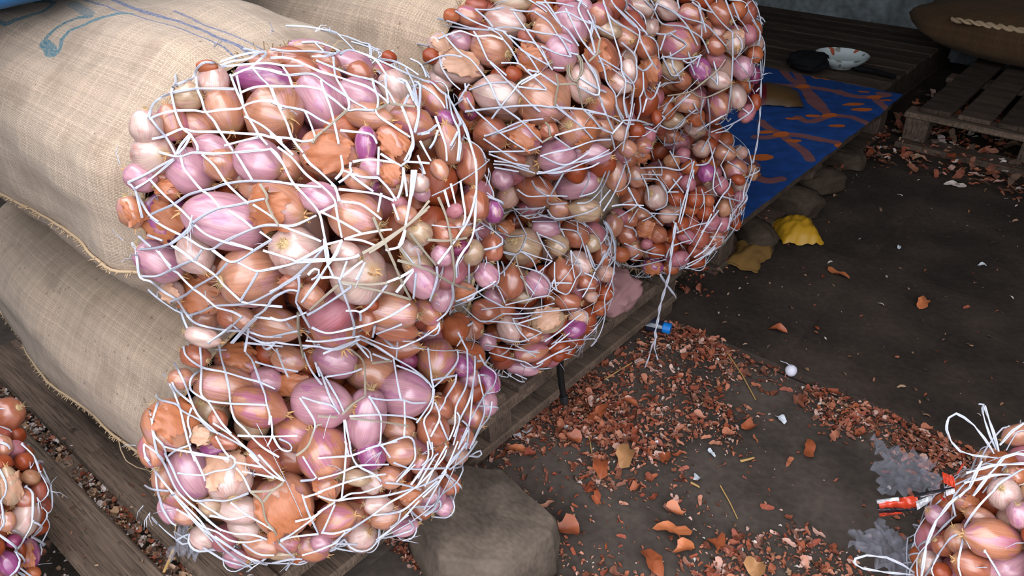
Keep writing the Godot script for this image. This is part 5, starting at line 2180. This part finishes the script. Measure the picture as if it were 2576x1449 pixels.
		"1191,79 1203,97 1226,149 1236,157 1274,190",
		"1228,70 1257,87 1267,101 1284,122 1305,159",
		"1056,166 1106,143 1133,139 1162,143",
		"1106,145 1112,170 1133,203 1158,226",
		"1058,161 1081,197",
		"1232,157 1278,205 1298,224 1336,263 1356,280",
		"1261,159 1305,160 1327,180 1348,199 1375,224",
		"1265,79 1305,118 1330,141 1356,182",
		"1292,31 1321,70 1340,99 1381,161",
		"1280,89 1307,101 1344,108",
		"1323,75 1361,83 1402,89 1439,108",
		"1344,29 1381,56 1402,87 1419,108 1437,143",
		"1348,6 1373,17 1406,58 1429,77 1456,116",
		"1309,124 1344,145 1379,164",
		"1344,108 1365,128 1379,161 1390,176",
		"1361,116 1402,135 1437,143",
		"1358,184 1402,215",
		"1327,176 1356,182",
		"1392,170 1419,172",
		"1180,226 1228,211 1276,207",
		"1232,207 1240,228 1257,265",
		"1170,282 1259,271 1334,265 1394,271",
		"1174,246 1191,273 1220,300",
		"1261,269 1307,300",
		"1238,298 1261,267 1294,226 1309,207 1350,186",
		"1303,219 1375,226",
		"*1398,186 1404,213 1400,234 1396,267",
		"*1404,213 1445,211 1454,219 1466,273",
		"1398,269 1439,300",
		"1400,271 1466,275 1510,286",
		"1466,275 1493,300",
		"1452,217 1505,240 1501,199 1477,157",
		"1396,33 1427,31 1464,50 1510,70",
		"1423,21 1456,89 1489,133 1499,141",
		"1464,2 1456,25 1485,83 1497,133",
		"1477,25 1491,54 1510,99",
		"1495,56 1487,91",
		"1464,137 1481,166",
		"1433,133 1454,137",
		"1352,6 1402,8 1443,17",
		"1369,0 1392,31 1414,68",
		"1284,25 1325,29 1344,27",
		"1195,23 1228,25 1267,19",
		"1195,23 1222,46 1240,68",
		"*1481,155 1510,128",
		"1154,253 1174,219 1180,211",
		"1172,230 1170,209",
		"1143,265 1166,248",
		"1361,184 1311,213",
		"1170,281 1259,270 1334,266 1404,270 1466,274",
		"1189,272 1251,328 1293,359 1326,380",
		"1261,268 1313,306 1342,337 1363,357",
		"1237,299 1261,268",
		"1218,343 1255,330 1313,306 1367,299",
		"1336,262 1359,281",
		"1398,262 1429,291 1466,322 1491,349",
		"1466,274 1495,301 1512,324 1539,335",
		"1396,341 1466,322 1512,324",
		"*1384,341 1379,312 1371,308",
		"*1388,343 1363,359",
		"1394,343 1437,374",
		"1230,382 1321,380 1363,368",
		"1216,349 1264,382 1301,405",
		"1359,393 1388,384 1437,374 1491,355 1537,351",
		"1363,393 1423,415 1483,382",
		"1350,438 1408,424 1450,403 1483,382",
		"1350,436 1377,432 1440,411 1491,399 1533,376",
		"1359,436 1429,430 1483,421 1508,409",
		"1353,432 1408,434 1471,409 1539,384",
		"1243,405 1293,411 1332,419",
		"1241,413 1284,417 1346,436",
		"1230,388 1276,405 1330,426",
		"1243,421 1305,432",
		"1549,264 1568,308 1595,312",
		"1537,339 1543,359 1547,378",
		"1524,287 1512,260",
		"1477,277 1524,289 1560,306",
		"1526,291 1543,328",
		"1539,337 1566,306",
		"1587,281 1578,322 1566,380",
		"1570,260 1582,297",
		"1301,477 1328,494 1379,492 1427,494",
		"1386,490 1417,436",
		"1338,455 1350,477 1379,494",
		"1379,496 1379,513 1425,511",
		"1295,527 1367,523 1371,519",
		"1369,525 1359,535 1313,544 1311,537 1326,529",
		"1377,527 1400,550 1471,537 1504,521",
		"1355,540 1400,552",
		"1481,434 1479,459 1460,494",
		"1458,494 1500,479 1524,432",
		"1452,511 1483,506 1516,471 1533,430",
		"1508,511 1535,477",
		"1518,531 1545,486 1572,417",
		"1580,471 1605,517 1620,525",
		"1539,519 1566,515 1620,517",
		"1480,52 1490,60 1485,82 1490,104 1497,134",
		"1480,119 1495,139",
		"1490,57 1510,99",
		"1517,0 1527,30 1545,92 1562,149 1564,179 1574,204 1569,253 1577,296",
		"1537,0 1547,15 1579,45 1609,82 1594,139",
		"1517,5 1537,45 1579,72 1607,89",
		"1497,65 1545,92",
		"1545,15 1589,60 1619,79",
		"1505,139 1520,174 1527,206 1547,236 1552,268 1569,298",
		"1507,144 1559,176",
		"1480,161 1500,189 1507,238",
		"*1510,97 1502,139",
		"1507,241 1525,288 1540,323",
		"1562,107 1597,139 1602,169 1602,194 1592,211",
		"1609,84 1614,107 1639,154 1654,174",
		"1599,164 1619,179 1641,159",
		"1564,179 1594,211 1592,243 1587,286",
		"1617,181 1619,224 1609,246",
		"1619,219 1627,246 1644,246 1661,206",
		"1572,204 1592,211",
		"1609,246 1612,276 1604,301",
		"1627,248 1617,283",
		"1564,303 1602,303 1641,315",
		"1480,281 1510,320 1540,335",
		"1525,288 1480,281",
		"1584,293 1579,325 1569,360",
	],
	"LM": [
		"1160,767 1208,808 1239,805",
		"1230,579 1271,589 1284,595 1319,592",
		"1223,576 1246,624 1300,640 1325,595",
		"1300,640 1312,633 1350,646 1389,656",
		"1246,624 1255,675",
		"1220,617 1255,630 1300,640",
		"1201,690 1239,697 1268,681 1297,640",
		"1223,659 1239,668 1255,687",
		"1195,725 1214,744 1268,773",
		"1220,697 1249,719 1271,763",
		"1271,767 1328,754 1379,744 1395,754",
		"1211,779 1265,773 1335,776 1395,763",
		"1265,789 1319,789 1382,783 1452,776",
		"1239,805 1265,789",
		"1211,808 1297,814 1363,837",
		"1303,814 1363,795",
		"*1297,640 1303,668 1316,697 1331,751",
		"1297,668 1354,684 1379,706 1385,722 1379,744",
		"1350,583 1370,624 1389,652",
		"1354,589 1414,614 1423,624",
		"1312,633 1338,652 1350,681",
		"1389,656 1354,687",
		"1395,659 1395,700 1401,729",
		"1411,576 1420,595",
		"1408,576 1452,583 1468,617 1477,649",
		"1452,557 1455,586",
		"1395,703 1389,722 1423,741 1436,729 1449,700",
		"1436,630 1439,662 1446,700",
		"1436,630 1462,678 1449,700",
		"1477,627 1497,678 1522,637",
		"1474,617 1497,671",
		"1497,684 1481,722 1465,748",
		"1497,681 1531,627 1538,595 1522,557",
		"1525,563 1544,611 1544,652 1531,671",
		"1528,567 1547,621 1541,697 1522,748 1522,792 1509,840 1487,871",
		"1519,560 1538,592 1531,633 1497,681",
		"1528,637 1557,671",
		"1217,840 1262,852 1312,859 1363,837",
		"1220,868 1265,875 1312,881 1357,887",
		"1230,887 1277,900 1319,910",
		"1357,913 1398,890 1439,878",
		"1370,859 1408,833 1462,789",
		"1382,878 1433,837",
		"1395,862 1497,852 1487,871",
		"1350,916 1389,894 1433,871",
		"1319,910 1341,922 1347,932",
		"1297,941 1325,954",
		"1379,522 1379,535 1401,554 1471,538 1506,522",
		"1255,567 1277,586",
		"1293,529 1325,592",
		"1265,538 1293,529 1373,522",
		"1338,557 1401,557",
	],
	"UR": [
		"1622,0 1646,27 1666,60 1718,67 1746,82 1766,97 1783,134",
		"1654,10 1694,30 1728,65 1756,114",
		"1694,27 1721,45 1771,60 1798,84 1825,114",
		"1756,15 1771,60 1776,82",
		"1773,0 1793,30 1820,62 1843,82",
		"1741,5 1766,22 1793,32",
		"1825,0 1845,52 1858,75",
		"1843,7 1860,50",
		"1651,84 1674,87 1701,77",
		"1674,87 1661,127",
		"1686,84 1726,109 1716,122 1684,142 1666,142",
		"1666,142 1679,169 1691,191 1709,189",
		"1666,142 1718,149 1766,139",
		"1718,152 1736,159 1763,139",
		"1736,159 1748,189",
		"1763,137 1753,169",
		"1696,194 1736,161",
		"*1825,117 1848,87",
		"*1825,117 1843,139",
		"1843,82 1843,149 1838,231 1828,293",
		"*1825,149 1808,174 1773,204 1736,231 1679,241",
		"1694,243 1669,276",
		"1736,236 1686,281 1666,298",
		"*1736,231 1768,246 1800,236 1843,214",
		"1771,246 1763,293 1781,330",
		"1781,248 1786,298 1783,343",
		"1659,315 1691,325 1723,298 1751,276",
		"1753,330 1786,310 1828,286",
		"1788,333 1853,306 1895,273 1882,241",
		"1825,288 1830,306 1838,298",
		"1885,286 1867,273",
		"1887,224 1885,204",
		"1902,231 1910,221",
		"1882,25 1902,60",
		"1892,50 1912,79 1910,104",
		"1654,10 1639,47",
		"1704,0 1709,22",
		"1800,335 1828,328 1848,308",
	],
	"LR": [
		"1610,423 1667,421 1711,428 1737,410",
		"1597,450 1654,452 1676,481 1676,516 1649,529",
		"1685,380 1711,428",
		"1641,428 1676,481",
		"1680,483 1707,483",
		"1715,443 1680,485",
		"1693,450 1720,485",
		"1579,476 1605,516 1632,533 1667,568",
		"1632,536 1707,540",
		"1605,516 1553,547",
		"1746,428 1720,507 1707,560",
		"1737,450 1724,516 1711,564",
		"1750,415 1781,410 1799,371",
		"1799,428 1794,472 1803,489",
		"1781,353 1790,380 1799,428",
		"1808,353 1847,384",
		"1830,406 1873,432",
		"1838,450 1834,472 1816,494 1794,533",
		"1816,494 1865,507",
		"1834,498 1843,533 1851,547",
		"1830,577 1847,533 1869,503 1887,459 1900,423",
		"1816,560 1781,621 1746,648",
		"1869,507 1873,472 1891,419 1882,375",
		"1737,604 1689,621 1676,648",
		"1790,538 1750,621 1724,656",
		"1570,612 1623,634 1671,643",
		"1566,665 1601,670 1676,652",
		"1623,634 1649,621",
		"1526,560 1540,586 1544,621 1535,665 1526,691",
		"1518,555 1531,595 1526,639 1504,670",
		"1531,573 1548,612 1544,691",
		"1531,639 1562,670",
		"1724,674 1764,652 1803,612",
		"1728,665 1781,639 1799,621",
		"1764,586 1808,529",
		"1715,573 1742,608",
		"1702,586 1746,568 1781,560",
		"1570,568 1597,577 1601,595",
		"1583,560 1605,525",
		"1746,406 1728,472",
		"1764,384 1777,358 1786,344",
	],
}
